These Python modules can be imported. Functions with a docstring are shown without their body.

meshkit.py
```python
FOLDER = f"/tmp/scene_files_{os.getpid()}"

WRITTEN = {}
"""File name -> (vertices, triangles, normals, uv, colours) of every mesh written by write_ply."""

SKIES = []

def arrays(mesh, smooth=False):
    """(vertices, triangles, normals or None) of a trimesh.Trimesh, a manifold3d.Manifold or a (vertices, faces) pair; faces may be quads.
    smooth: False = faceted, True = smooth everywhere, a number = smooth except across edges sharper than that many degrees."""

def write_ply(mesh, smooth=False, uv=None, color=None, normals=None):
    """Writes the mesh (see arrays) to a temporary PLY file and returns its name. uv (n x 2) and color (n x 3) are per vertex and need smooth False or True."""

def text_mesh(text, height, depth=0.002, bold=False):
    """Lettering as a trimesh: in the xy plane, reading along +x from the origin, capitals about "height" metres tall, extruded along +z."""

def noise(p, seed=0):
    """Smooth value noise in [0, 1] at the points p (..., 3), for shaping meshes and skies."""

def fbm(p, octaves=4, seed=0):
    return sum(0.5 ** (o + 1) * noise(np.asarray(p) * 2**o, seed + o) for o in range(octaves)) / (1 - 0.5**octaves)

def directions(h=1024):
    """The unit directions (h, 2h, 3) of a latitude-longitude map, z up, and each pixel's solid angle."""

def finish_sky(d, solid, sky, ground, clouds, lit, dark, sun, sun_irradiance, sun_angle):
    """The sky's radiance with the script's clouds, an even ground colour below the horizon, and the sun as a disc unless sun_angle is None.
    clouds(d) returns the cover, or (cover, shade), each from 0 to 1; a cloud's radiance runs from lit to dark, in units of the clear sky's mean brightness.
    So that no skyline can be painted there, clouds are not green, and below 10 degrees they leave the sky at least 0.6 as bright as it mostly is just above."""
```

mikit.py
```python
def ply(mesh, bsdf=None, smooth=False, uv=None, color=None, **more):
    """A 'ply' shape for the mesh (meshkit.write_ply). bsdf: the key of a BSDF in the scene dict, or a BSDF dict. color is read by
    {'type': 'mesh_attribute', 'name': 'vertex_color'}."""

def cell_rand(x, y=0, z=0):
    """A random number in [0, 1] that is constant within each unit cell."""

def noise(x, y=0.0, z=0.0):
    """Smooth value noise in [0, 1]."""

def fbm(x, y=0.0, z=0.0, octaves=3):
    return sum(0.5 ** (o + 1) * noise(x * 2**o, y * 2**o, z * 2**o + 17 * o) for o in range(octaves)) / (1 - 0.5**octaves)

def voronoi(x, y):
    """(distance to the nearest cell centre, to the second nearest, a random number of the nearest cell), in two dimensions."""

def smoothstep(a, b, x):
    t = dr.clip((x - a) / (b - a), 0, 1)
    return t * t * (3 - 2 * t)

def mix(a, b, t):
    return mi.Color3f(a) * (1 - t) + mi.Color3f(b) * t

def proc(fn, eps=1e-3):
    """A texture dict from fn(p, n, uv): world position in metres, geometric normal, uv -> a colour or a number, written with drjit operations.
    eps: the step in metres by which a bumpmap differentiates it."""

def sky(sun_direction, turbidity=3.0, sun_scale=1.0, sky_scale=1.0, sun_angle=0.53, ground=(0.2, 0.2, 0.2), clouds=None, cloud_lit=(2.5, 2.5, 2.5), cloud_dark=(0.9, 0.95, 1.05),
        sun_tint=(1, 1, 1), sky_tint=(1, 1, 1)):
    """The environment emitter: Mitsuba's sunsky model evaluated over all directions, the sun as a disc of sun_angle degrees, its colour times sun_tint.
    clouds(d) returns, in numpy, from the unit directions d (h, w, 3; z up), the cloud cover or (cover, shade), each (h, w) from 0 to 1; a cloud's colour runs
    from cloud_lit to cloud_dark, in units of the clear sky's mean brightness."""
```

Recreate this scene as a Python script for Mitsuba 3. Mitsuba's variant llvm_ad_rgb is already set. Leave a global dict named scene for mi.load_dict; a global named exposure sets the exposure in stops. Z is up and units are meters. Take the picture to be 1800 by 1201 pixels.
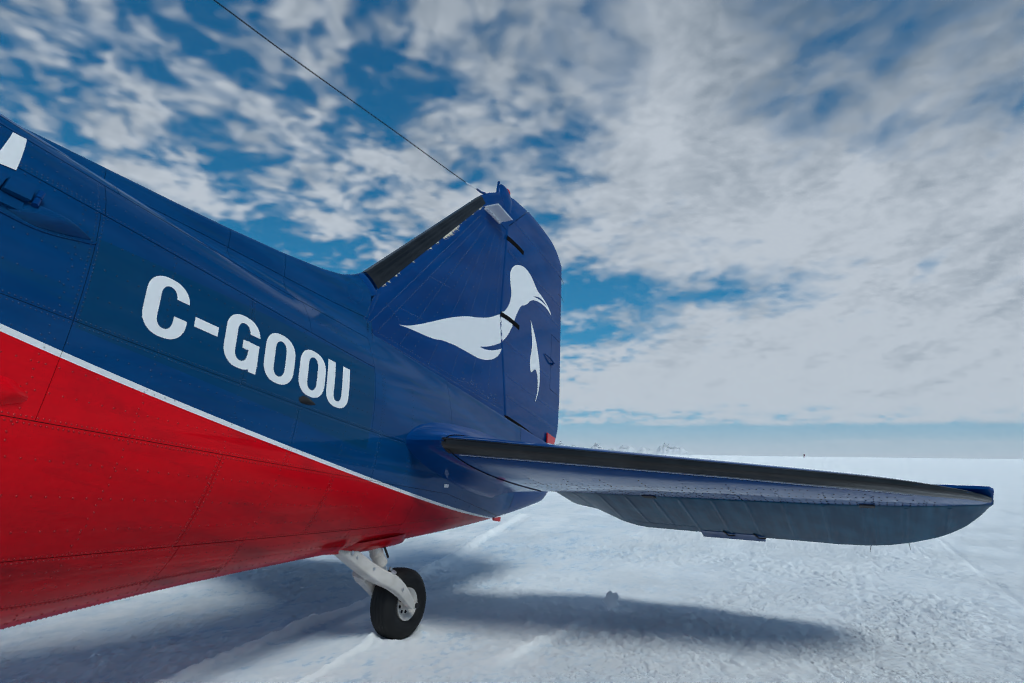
import math
import numpy as np
import trimesh
import drjit as dr
import mitsuba as mi
import mikit
import meshkit
from scipy.ndimage import map_coordinates
from shapely.geometry import Polygon, box as sbox
from shapely.ops import unary_union

T4 = mi.ScalarTransform4f
scene, labels = {}, {}
rng = np.random.default_rng(7)

# ------------------------------------------------------------------ camera, sky, exposure
# World: x runs aft along the aeroplane, y to its starboard side, z up; the tail wheel stands on the origin.
CAM = np.array([-4.297, -3.375, 1.445])
YAW, PITCH, ROLL = 0.506, math.atan(195.8 / 1136.5), 0.0125
fw = np.array([math.cos(YAW) * math.cos(PITCH), math.sin(YAW) * math.cos(PITCH), math.sin(PITCH)])
rt = np.cross(fw, [0, 0, 1.0]); rt /= np.linalg.norm(rt)
upv = np.cross(rt, fw)
upv = math.cos(ROLL) * upv - math.sin(ROLL) * rt
HAZE = 2.4e-5
scene["air"] = {"type": "homogeneous", "albedo": {"type": "rgb", "value": [0.95, 0.955, 0.96]}, "sigma_t": HAZE}
scene["camera"] = {"type": "perspective", "fov": 2 * math.degrees(math.atan(900 / 1136.5)), "fov_axis": "x", "near_clip": 0.05, "far_clip": 60000.0,
                   "to_world": T4().look_at(origin=CAM.tolist(), target=(CAM + fw).tolist(), up=upv.tolist()),
                   "medium": {"type": "ref", "id": "air"}}

SUN = (-0.42, -0.78, 1.0)


def clouds(d):
    az = np.degrees(np.arctan2(d[..., 1], d[..., 0]))
    el = np.degrees(np.arcsin(np.clip(d[..., 2], -1, 1)))

    def blob(a, e, sa, se, tilt=0.0):
        x, y = (az - a + 180) % 360 - 180, el - e
        c, s = math.cos(math.radians(tilt)), math.sin(math.radians(tilt))
        x, y = c * x + s * y, -s * x + c * y
        return np.exp(-(x / sa) ** 2 - (y / se) ** 2)

    def fb(x, y, w, o, s):
        return meshkit.fbm(np.stack([x, y, 0 * x + w], -1), o, s)

    z = np.maximum(d[..., 2], 0) + 0.12
    u, v = d[..., 0] / z, d[..., 1] / z
    u2, v2 = u + 0.11 * (fb(u * 4, v * 4, 3, 4, 11) - 0.5), v + 0.11 * (fb(u * 4, v * 4, 9, 4, 12) - 0.5)
    cell = fb(u2 * 4.7, v2 * 4.7, 5, 3, 31)
    puff = fb(u2 * 13, v2 * 13, 7, 3, 35)
    mid_ = fb(u2 * 27 + 5, v2 * 27, 6, 2, 37)
    fine = fb(u2 * 34 + 3 * cell, v2 * 34, 8, 4, 41)
    # the sheet on the right is combed by the wind along one direction
    a1, a2 = 0.94 * u + 0.34 * v, -0.34 * u + 0.94 * v
    comb = fb(a1 * 2.2, a2 * 9.0 + 1.2 * (puff - 0.5), 15, 5, 45)
    right = 1 / (1 + np.exp((az - 24 - 0.25 * (el - 20)) / 5.0))
    low = np.exp(-np.maximum(el, 0) / 5.0)
    tex = 0.47 + (1.75 * (0.33 * cell + 0.38 * puff + 0.29 * mid_) - 0.835) * (1 - 0.75 * right) + (1.25 * (0.30 * cell + 0.10 * puff + 0.14 * fine + 0.46 * comb) - 0.59) * 0.75 * right
    g = 0.022 + 0.038 * right
    for a, e, sa, se, k, t in (
            (63, 22.5, 5.5, 3.2, 0.16, 0), (54, 21, 8, 3.5, 0.10, -10), (36, 33, 5, 4, 0.10, 0), (16, 31, 7, 9, 0.26, 0), (-2, 20, 18, 5.5, 0.26, 8), (10, 25, 8, 4, 0.14, 40), (-6, 10, 16, 6, 0.34, 0), (8, 17.5, 12, 2.6, 0.20, 0),
            (22, 18, 5, 2.4, 0.13, 0), (36, 21, 5, 3, 0.12, 0), (44, 24, 3, 2, 0.08, 0), (48, 33, 5, 3, 0.12, 0), (70, 27, 4, 4, 0.12, 0), (5, 6.2, 26, 2.6, 0.50, 0), (9, 9.6, 6, 1.6, 0.10, 0),
            (65.5, 28.8, 2.4, 2.2, -0.30, 0), (55, 31.5, 3.5, 2.2, -0.28, 0), (48, 28.5, 5, 2.4, -0.20, -15), (42, 28.5, 3.4, 2.6, -0.30, 0), (47, 24.5, 4, 1.6, -0.24, -20), (55, 23.3, 3, 0.9, -0.16, 0), (66.5, 19.5, 4, 2.6, -0.16, 20),
            (50, 16.2, 9, 2.8, -0.30, 0), (57, 17, 4, 2, -0.16, 0), (31, 33, 3, 1.6, -0.14, 0), (23, 27.5, 4, 1.5, -0.10, 0), (22, 22.2, 3.5, 1.2, -0.16, -10), (26, 20, 1.8, 2.2, -0.12, 0), (22, 17, 2, 1.0, -0.10, 0),
            (1.8, 27.1, 2.6, 0.9, -0.34, -28), (-5, 30.2, 4, 1.2, -0.22, -25), (4, 24, 4, 1.4, -0.14, -20), (-10, 24.5, 5, 2, -0.06, 0),
            (20, 14.2, 7, 1.15, -0.52, -4), (12, 13.5, 5, 0.7, -0.36, 0), (22, 10.2, 4.5, 1.6, -0.50, -6), (9, 11.2, 3, 0.8, -0.12, 0), (32, 12, 6, 4, -0.30, 0), (4, 12.5, 3, 0.8, -0.12, -15)):
        g = g + (k if k > 0 else 0.62 * k) * blob(a, e, sa, se, t)
    m = tex + g - 0.47
    cover = np.clip((m + 0.135) / 0.44, 0, 1)
    cover = 0.5 * cover + 0.5 * cover * cover * (3 - 2 * cover)
    edge = 2.35 + 0.5 * (fb(az * 0.09, 0 * az, 4, 4, 77) - 0.5)
    cover = cover * np.clip((el - edge + 0.25) / 0.5, 0, 1) * 0.965
    streak = fb(az * 0.07, el * 2.6, 2, 4, 51)
    cover = np.maximum(cover, 0.75 * np.clip((streak - 0.50) * 5, 0, 1) * np.exp(-((el - 1.2) / 1.1) ** 2) * (el > 0))
    veil = 0.92 * np.exp(-np.maximum(el, 0) / 2.6) * (el > 0)
    cover = np.maximum(cover, veil)
    dense = np.clip(m / 0.30, 0, 1)
    shade = 0.36 + 0.85 * (fb(u2 * 5 + 4, v2 * 5, 13, 4, 61) - 0.5) * (1 - 0.55 * right) + 0.9 * (comb - 0.5) * right + 0.5 * (fine - 0.5) - 0.25 * dense - 0.45 * np.exp(-np.maximum(el, 0) / 8.0) + 0.026 * np.maximum(el - 19, 0) + 0.10 * np.clip((6 - az) / 14, 0, 1)
    return np.clip(cover, 0, 1), np.clip(shade, 0, 1)


scene["sky"] = mikit.sky(SUN, turbidity=2.4, sun_angle=20.0, sun_scale=1.15, sky_scale=1.0, ground=(0.78, 0.80, 0.83), clouds=clouds,
                         cloud_lit=(3.75, 4.15, 4.6), cloud_dark=(1.15, 1.55, 2.0), sky_tint=(0.06, 0.88, 1.15), sun_tint=(0.72, 0.93, 1.20))
exposure = 0.36

# ------------------------------------------------------------------ frame of the aeroplane (x aft, y starboard, z up; nose-up on its tail wheel)
TH, RW = 0.23473563, 0.26549
CT, ST = math.cos(TH), math.sin(TH)


def A2W(P):
    P = np.asarray(P, float)
    x, y, z = P[..., 0], P[..., 1], P[..., 2]
    return np.stack([CT * x + ST * z, y, -ST * x + CT * z + RW], -1)


def a_coords(p):
    zz = p.z - RW
    return CT * p.x - ST * zz, p.y, ST * p.x + CT * zz


# ------------------------------------------------------------------ materials
def rgb(*c):
    return {"type": "rgb", "value": list(c)}


BLUE, RED, WHITE = (0.0035, 0.040, 0.165), (0.62, 0.0035, 0.012), (0.80, 0.80, 0.81)
noise, fbm, sstep, mix = mikit.noise, mikit.fbm, mikit.smoothstep, mikit.mix


def poly(c, x):
    r = mi.Float(c[0])
    for k in c[1:]:
        r = r * x + k
    return r


SX = np.array([-3.45, -3.23, -2.976, -2.68, -2.326, -1.797, -1.007, -0.092, 0.714, 1.3])
ST_UP = np.polyfit(SX, [0.852, 0.841, 0.826, 0.813, 0.801, 0.790, 0.786, 0.793, 0.819, 0.862], 4)
ST_LO = np.polyfit(SX, np.array([0.852, 0.841, 0.826, 0.813, 0.801, 0.790, 0.786, 0.793, 0.819, 0.862]) - [0.027, 0.027, 0.026, 0.026, 0.025, 0.024, 0.022, 0.020, 0.018, 0.009], 4)


def streaks(x, y, z):
    """Long faint run-off marks and blotches in the paint, 0 to 1."""
    return fbm(x * 1.6, y * 3.0 + 5, z * 7.0, 4)


def fuselage_paint(p, n, uv):
    x, y, z = a_coords(p)
    xc = dr.clip(x, -3.45, 1.3)
    zu = poly(ST_UP, xc) + (x - xc) * -0.10
    zl = poly(ST_LO, xc) + (x - xc) * -0.10
    w = streaks(x, y, z)
    blue = mix(mi.Color3f(0.0005, 0.041, 0.142), mi.Color3f(0.0009, 0.055, 0.178), sstep(0.3, 0.7, w))
    patch = (x > -3.19) & (x < -1.14 + 0.03 * (z - 1.1)) & (z < 1.385 + 0.11 * (x + 3.19) - 0.016 * dr.square(x + 3.19)) & (z > 0.95) & (y < 0)
    blue = dr.select(patch, mix(mi.Color3f(0.0006, 0.041, 0.112), mi.Color3f(0.0010, 0.050, 0.134), w), blue)
    red = mix(mi.Color3f(0.68, 0.0010, 0.007), mi.Color3f(0.77, 0.0013, 0.009), w)
    run = fbm(x * 5.0, y * 2.0, z * 26.0, 4)
    dirt = sstep(0.52, 0.80, fbm(x * 3 + 3, y * 5, z * 5, 4)) * 0.28 + sstep(0.55, 0.75, run) * 0.10
    belly_shade = sstep(0.52, -0.05, z - 0.22 * (x + 3)) * (0.35 + 0.9 * fbm(x * 1.3, y * 9.0, z * 9.0, 4))  # underside shade painted into the red toward the keel, broken up by grime streaks
    red = mix(red, mi.Color3f(0.20, 0.005, 0.010), dr.clip(dirt + 0.70 * belly_shade, 0, 1))
    blue = mix(blue, mi.Color3f(0.004, 0.050, 0.120), sstep(0.50, 0.75, fbm(x * 2.0, y, z * 22.0, 4)) * 0.55)
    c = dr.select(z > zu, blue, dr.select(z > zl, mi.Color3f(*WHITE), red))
    return c


def waves(p, n, uv):
    """Oil-canning of the thin skins, in metres."""
    x, y, z = a_coords(p)
    return 0.0016 * fbm(x * 3.1, y * 3.0 + 3, z * 4.2, 2) + 0.00012 * noise(x * 38, y * 38, z * 38)


def waves_soft(p, n, uv):
    x, y, z = a_coords(p)
    return 0.0010 * fbm(x * 2.6, y * 2.6, z * 3.0, 2) + 0.00010 * noise(x * 40, y * 40, z * 40)


def blue_paint(p, n, uv):
    x, y, z = a_coords(p)
    w = fbm(x * 2.2, y * 2.2, z * 4.5, 4)
    return mix(mi.Color3f(0.0003, 0.035, 0.150), mi.Color3f(0.0006, 0.046, 0.184), sstep(0.25, 0.75, w))


def fabric_paint(p, n, uv):
    x, y, z = a_coords(p)
    w = fbm(x * 5 + y * 2.5, y * 6, z * 4, 4)
    s = fbm(x * 2.0, y * 26, 1.0, 3)
    return mix(mi.Color3f(0.0010, 0.044, 0.100), mi.Color3f(0.0060, 0.085, 0.160), sstep(0.3, 0.75, 0.6 * w + 0.4 * s))


def gloss(base, rough=0.22, coat=1.0, spec=0.5, bump=None, rough_tex=None, tint=0.0):
    b = {"type": "principled", "base_color": base if isinstance(base, dict) else rgb(*base), "roughness": rough_tex or rough, "specular": spec, "spec_tint": tint, "clearcoat": coat, "clearcoat_gloss": 0.96}
    if bump:
        b = {"type": "bumpmap", "arbitrary": mikit.proc(bump, 2e-3), "scale": 1.0, "bsdf": b}
    return {"type": "twosided", "bsdf": b}


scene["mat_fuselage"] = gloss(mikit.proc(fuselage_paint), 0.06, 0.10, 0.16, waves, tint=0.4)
scene["mat_blue"] = gloss(mikit.proc(blue_paint), 0.06, 0.08, 0.13, waves_soft, tint=0.4)
scene["mat_fabric"] = gloss(mikit.proc(fabric_paint), 0.20, 0.0, 0.065, waves_soft)


def rivet_paint(p, n, uv):
    return fuselage_paint(p, n, uv) * 0.55


def blue_rivet_paint(p, n, uv):
    return blue_paint(p, n, uv) * 0.6 + mi.Color3f(0.02, 0.03, 0.04)


def seam_paint(p, n, uv):
    return fuselage_paint(p, n, uv) * 0.16


scene["mat_seam"] = gloss(mikit.proc(seam_paint), 0.6, 0.0, 0.2)
scene["mat_rivet"] = gloss(mikit.proc(rivet_paint), 0.28, 0.4, 0.6, tint=0.5)
scene["mat_blue_rivet"] = gloss(mikit.proc(blue_rivet_paint), 0.30, 0.6, 0.9)
scene["mat_white"] = gloss(WHITE, 0.35, 0.3)
scene["mat_red"] = gloss((0.55, 0.01, 0.015), 0.35, 0.5)
scene["mat_black"] = gloss((0.010, 0.010, 0.012), 0.55, 0.0, 0.4)
scene["mat_dark"] = gloss((0.004, 0.004, 0.005), 0.9, 0.0, 0.1)


def rubber_col(p, n, uv):
    x, y, z = a_coords(p)
    w = fbm(x * 6, y * 6, z * 6, 4)
    return mix(mi.Color3f(0.004, 0.0046, 0.0055), mi.Color3f(0.012, 0.013, 0.015), sstep(0.35, 0.75, w))


scene["mat_boot"] = gloss(mikit.proc(rubber_col), 0.24, 0.05, 0.45, waves_soft)


def tyre_col(p, n, uv):
    w = fbm(p.x * 14, p.y * 14, p.z * 14, 3)
    return mix(mi.Color3f(0.003, 0.003, 0.0035), mi.Color3f(0.008, 0.008, 0.009), w)


scene["mat_tyre"] = gloss(mikit.proc(tyre_col), 0.65, 0.0, 0.35)


def gear_white(p, n, uv):
    w = fbm(p.x * 9, p.y * 9, p.z * 9, 4)
    k = fbm(p.x * 40 + 3, p.y * 40, p.z * 40, 3)
    c = mix(mi.Color3f(0.47, 0.435, 0.40), mi.Color3f(0.53, 0.50, 0.475), sstep(0.35, 0.65, w))
    c = mix(c, mi.Color3f(0.10, 0.09, 0.08), 0.8 * sstep(0.72, 0.77, p.z + 0.06 * (k - 0.5)) * (p.x < -0.45))
    return c


scene["mat_gear"] = gloss(mikit.proc(gear_white), 0.45, 0.15)
scene["mat_steel"] = {"type": "twosided", "bsdf": {"type": "principled", "base_color": rgb(0.55, 0.56, 0.58), "metallic": 0.9, "roughness": 0.3}}
scene["mat_glint"] = gloss((0.55, 0.60, 0.66), 0.4, 0.2)
scene["mat_chip"] = gloss((0.62, 0.58, 0.44), 0.7, 0.0)

# ------------------------------------------------------------------ mesh helpers


def put(key, mesh, mat, smooth=False):
    """One entry of the scene from a mesh in the aeroplane's frame."""
    if isinstance(mesh, trimesh.Trimesh):
        v, f = np.array(mesh.vertices), np.array(mesh.faces)
    else:
        v, f = np.asarray(mesh[0], float), np.asarray(mesh[1], int)
        if f.shape[1] == 4:
            f = np.vstack([f[:, [0, 1, 2]], f[:, [0, 2, 3]]])
    putw(key, (A2W(v), f), mat, smooth)


def putw(key, mesh, mat, smooth=False):
    k, i = key, 0
    while k in scene:
        i += 1
        k = f"{key}_{i:03d}"
    scene[k] = mikit.ply(mesh, mat, smooth=smooth)
    return k


def cat(meshes):
    vs, fs, n = [], [], 0
    for v, f in meshes:
        f = np.asarray(f)
        if f.shape[1] == 4:
            f = np.vstack([f[:, [0, 1, 2]], f[:, [0, 2, 3]]])
        vs.append(np.asarray(v, float)); fs.append(f + n); n += len(v)
    return np.vstack(vs), np.vstack(fs)


def grid_faces(nu, nv, wrap_u=False, flip=False):
    i, j = np.meshgrid(np.arange(nu if wrap_u else nu - 1), np.arange(nv - 1), indexing="ij")
    a, b = i * nv + j, ((i + 1) % nu) * nv + j
    q = np.stack([a, b, b + 1, a + 1], -1).reshape(-1, 4)
    q = q[:, ::-1] if flip else q
    return np.vstack([q[:, [0, 1, 2]], q[:, [0, 2, 3]]])


def grid_mesh(P, flip=False, wrap_u=False):
    return P.reshape(-1, 3), grid_faces(P.shape[0], P.shape[1], wrap_u, flip)


def tube(pts, rad, sides=16, ry=None, cap=True, sq=1.0):
    """A swept tube with round or elliptic sections."""
    p = np.asarray(pts, float)
    rad = np.broadcast_to(rad, len(p)); ry = rad if ry is None else np.broadcast_to(ry, len(p))
    t = np.gradient(p, axis=0); t /= np.linalg.norm(t, axis=1, keepdims=True)
    ref = np.array([0, 1.0, 0]) if abs(t[:, 1]).max() < 0.9 else np.array([1.0, 0, 0])
    a = np.cross(ref, t); a /= np.linalg.norm(a, axis=1, keepdims=True)
    b = np.cross(t, a)
    ang = np.arange(sides) * 2 * np.pi / sides
    ca, sa = (np.sign(q) * np.abs(q) ** sq for q in (np.cos(ang), np.sin(ang)))
    R = p[:, None] + rad[:, None, None] * ca[None, :, None] * a[:, None] + ry[:, None, None] * sa[None, :, None] * b[:, None]
    f = grid_faces(sides, len(p), True)
    v = R.transpose(1, 0, 2).reshape(-1, 3)
    fs, vs = [f[:, ::-1]], [v]
    if cap:
        for e, s in ((0, 1), (len(p) - 1, -1)):
            n = sum(len(x) for x in vs)
            vs.append(np.vstack([R[e], p[e]]))
            i = np.arange(sides)
            tri = np.stack([n + i, n + (i + 1) % sides, np.full(sides, n + sides)], -1)
            fs.append(tri if s > 0 else tri[:, ::-1])
    return np.vstack(vs), np.vstack(fs)


def lathe(prof, axis_pts=(0, 0, 0), sides=64):
    """Revolves (r, y) about the y axis."""
    prof = np.asarray(prof, float)
    a = np.arange(sides) * 2 * np.pi / sides
    P = np.stack([prof[None, :, 0] * np.cos(a)[:, None], np.broadcast_to(prof[None, :, 1], (sides, len(prof))), prof[None, :, 0] * np.sin(a)[:, None]], -1) + np.asarray(axis_pts)
    return grid_mesh(P, wrap_u=True, flip=True)


def bx(x0, x1, y0, y1, z0, z1):
    m = trimesh.creation.box(bounds=[[min(x0, x1), min(y0, y1), min(z0, z1)], [max(x0, x1), max(y0, y1), max(z0, z1)]])
    return np.array(m.vertices), np.array(m.faces)


def subdivided(polys, cell):
    """Triangulates polygons on a lattice, so that they can be bent onto a curved skin."""
    out_v, out_f, n = [], [], 0
    for pg in (polys.geoms if hasattr(polys, "geoms") else [polys]):
        x0, y0, x1, y1 = pg.bounds
        for i in range(int((x1 - x0) / cell) + 1):
            for j in range(int((y1 - y0) / cell) + 1):
                c = pg.buffer(0).intersection(sbox(x0 + i * cell, y0 + j * cell, x0 + (i + 1) * cell, y0 + (j + 1) * cell))
                for g in getattr(c, "geoms", [c]):
                    if g.geom_type != "Polygon" or g.area < 1e-9:
                        continue
                    v, f = trimesh.creation.triangulate_polygon(g, engine="earcut")
                    out_v.append(v); out_f.append(f + n); n += len(v)
    return np.vstack(out_v), np.vstack(out_f)


def spline(pts, n=6, closed=True):
    """A smooth outline through points (centripetal Catmull-Rom is close enough here)."""
    p = np.asarray(pts, float)
    k = len(p)
    out = []
    for i in range(k if closed else k - 1):
        p0, p1, p2, p3 = (p[(i + o) % k] if closed else p[min(max(i + o, 0), k - 1)] for o in (-1, 0, 1, 2))
        c0 = np.dot(p1 - p0, p2 - p1) / (np.linalg.norm(p1 - p0) * np.linalg.norm(p2 - p1) + 1e-12)
        c1 = np.dot(p2 - p1, p3 - p2) / (np.linalg.norm(p2 - p1) * np.linalg.norm(p3 - p2) + 1e-12)
        L = np.linalg.norm(p2 - p1)
        m1 = (p2 - p0) / (np.linalg.norm(p2 - p0) + 1e-12) * L if c0 > 0.3 else (p2 - p1)
        m2 = (p3 - p1) / (np.linalg.norm(p3 - p1) + 1e-12) * L if c1 > 0.3 else (p2 - p1)
        for t in np.arange(n) / n:
            out.append((2 * t**3 - 3 * t**2 + 1) * p1 + (t**3 - 2 * t**2 + t) * m1 + (-2 * t**3 + 3 * t**2) * p2 + (t**3 - t**2) * m2)
    if not closed:
        out.append(p[-1])
    return np.array(out)


# ------------------------------------------------------------------ shape of fin, dorsal fin and fuselage
LE_PTS = np.array([(-7.0, 1.50), (-5.0, 1.715), (-3.58, 1.876), (-3.12, 1.931), (-2.71, 1.979), (-2.355, 2.024), (-1.92, 2.09), (-1.576, 2.156), (-1.394, 2.208), (-1.268, 2.272),
                   (-1.175, 2.341), (-0.856, 2.723), (-0.488, 3.164), (-0.1, 3.629), (0.177, 3.961), (0.30, 4.07), (0.522, 4.228), (0.80, 4.32), (1.124, 4.369), (1.491, 4.39), (1.831, 4.362),
                   (2.0, 4.30), (2.131, 4.214), (2.20, 4.12), (2.25, 3.9)])
_gx, _gz = np.arange(-7, 2.8, 0.02), np.arange(0.6, 4.5, 0.02)


def _dist_grid():
    X, Z = np.meshgrid(_gx, _gz, indexing="ij")
    D = np.full(X.shape, 9.0)
    for a, b in zip(LE_PTS[:-1], LE_PTS[1:]):
        e = b - a
        t = np.clip(((X - a[0]) * e[0] + (Z - a[1]) * e[1]) / (e @ e), 0, 1)
        D = np.minimum(D, np.hypot(X - a[0] - t * e[0], Z - a[1] - t * e[1]))
    above = Z > np.interp(X, LE_PTS[:22, 0], LE_PTS[:22, 1])
    return np.where(above, -D, D)


_D = _dist_grid()


def le_dist(x, z):
    x, z = np.asarray(x, float), np.asarray(z, float)
    return map_coordinates(_D, [np.clip((x + 7) / 0.02, 0, len(_gx) - 1).ravel(), np.clip((z - 0.6) / 0.02, 0, len(_gz) - 1).ravel()], order=1).reshape(np.broadcast(x, z).shape)


HINGE = np.array([(1.0, 1.39), (1.839, 1.106), (2.143, 1.005), (2.587, 0.848), (2.78, 0.782), (2.90, 0.752), (3.124, 0.733), (3.582, 0.693), (3.954, 0.658), (4.4, 0.62)])


def hinge_x(z):
    return np.interp(z, HINGE[:, 0], HINGE[:, 1])


def thick(x, z):
    """Half thickness of the fin (and of the dorsal fin in front of it)."""
    d = le_dist(x, z)
    s = np.clip((np.asarray(x) + 2.6) / 1.6, 0, 1); s = s * s * (3 - 2 * s)
    tm = (0.095 - 0.020 * (np.asarray(z) - 1.84)) * s + 0.055 * (1 - s)
    D = 0.14 + 0.22 * s
    u = np.clip(d / D, 0, 1)
    t = tm * np.sqrt(np.maximum(1 - (1 - u) ** 2, 0)) * np.where(np.asarray(x) > 0.2, 1 - 0.1 * (np.asarray(x) - 0.2) / 0.7, 1)
    return np.where(d < 0, d, t)


def fus(x):
    x = np.asarray(x, float)
    xc = np.clip(x, -3.7, 2.9)
    zb = 0.499 + 0.260 * xc + 0.010 * xc**2 + 0.005 * xc**3
    zb = np.where(x < -3.7, zb + (x + 3.7) * 0.34 / (1 + 0.12 * np.maximum(-3.7 - x, 0)), zb)
    zb = np.where(x > 2.28, zb + 2.4 * np.maximum(x - 2.28, 0) ** 1.6, zb)
    zt = 1.765 - 0.022 * np.clip(x, -6, 3)
    w = 0.257 - 0.102 * np.clip(x, -20, 3) - 0.003 * np.clip(x, -3.7, 3) ** 2
    w = np.where(x < -7.5, 1.02 + 0.16 * (1 - np.exp((x + 7.5) / 2.0)), w)
    e = np.clip((x - 1.35) / 1.28, 0, 1)
    w = np.where(x > 1.35, 0.114 * np.sqrt(np.maximum(1 - 0.80 * e**2, 0.02)), w)
    zc = zb + (zt - zb) * np.clip(0.433 - 0.001 * x, 0.40, 0.46)
    nose = np.clip((-12.2 - x) / 2.4, 0, 1)
    f = np.sqrt(np.maximum(1 - nose**2, 1e-4))
    return zb, zt, w * f, zc, f


def zcut(x):
    r = np.interp(x, LE_PTS[:22, 0], LE_PTS[:22, 1])
    t = np.clip((np.asarray(x) + 1.17) / 0.12, 0, 1)
    return np.where(np.asarray(x) < -1.17, r, r * (1 - t) + 1.852 * t)


def Ff(x, y, z):
    """Rough signed distance of the fuselage with its dorsal fin blended in."""
    zb, zt, w, zc, f = fus(x)
    up = z > zc
    h = np.where(up, zt - zc, zc - zb) * f
    n = np.where(up, 2.2, 1.66)
    ay, az = np.abs(y) / w, np.abs(z - zc) / np.maximum(h, 0.02)
    r = (ay**n + az**n + 1e-12) ** (1 / n)
    d1 = np.hypot(y, z - zc) * (1 - 1 / r)
    d2 = np.maximum(np.maximum(np.abs(y) - thick(x, z), z - zcut(x)), (zc + 0.6 * (zt - zc) - z))
    s = np.clip((np.asarray(x) + 3.4) / 2.0, 0, 1)
    k = 0.015 + 0.17 * s * s * (3 - 2 * s)
    hh = np.clip(0.5 + 0.5 * (d2 - d1) / k, 0, 1)
    return np.where(x < -5.0, d1, d2 * (1 - hh) + d1 * hh - k * hh * (1 - hh))


_PSI = np.radians(np.concatenate([np.linspace(-90, 60, 130), 90 - 30 * (1 - np.linspace(0, 1, 110)[1:]) ** 2.2]))


def section(xs):
    """Port-side outline at stations xs: y (negative), z, and arc length, from the keel to the ridge."""
    xs = np.asarray(xs, float)
    zc = fus(xs)[3]
    lo, hi = np.zeros((len(xs), len(_PSI))), np.full((len(xs), len(_PSI)), 3.0)
    X = np.broadcast_to(xs[:, None], lo.shape)
    c, s = np.cos(_PSI)[None], np.sin(_PSI)[None]
    for _ in range(26):
        m = 0.5 * (lo + hi)
        inside = Ff(X, m * c, zc[:, None] + m * s) < 0
        lo, hi = np.where(inside, m, lo), np.where(inside, hi, m)
    y, z = -lo * c, zc[:, None] + lo * s
    arc = np.concatenate([np.zeros((len(xs), 1)), np.cumsum(np.hypot(np.diff(y), np.diff(z)), axis=1)], 1)
    return y, z, arc


def skin_y(x, z):
    """Port-side y of the fuselage at (x, z)."""
    x, z = np.broadcast_arrays(np.asarray(x, float), np.asarray(z, float))
    lo, hi = np.zeros(x.shape), np.full(x.shape, 1.6)
    for _ in range(28):
        m = 0.5 * (lo + hi)
        ins = Ff(x, m, z) < 0
        lo, hi = np.where(ins, m, lo), np.where(ins, hi, m)
    return -lo


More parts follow.
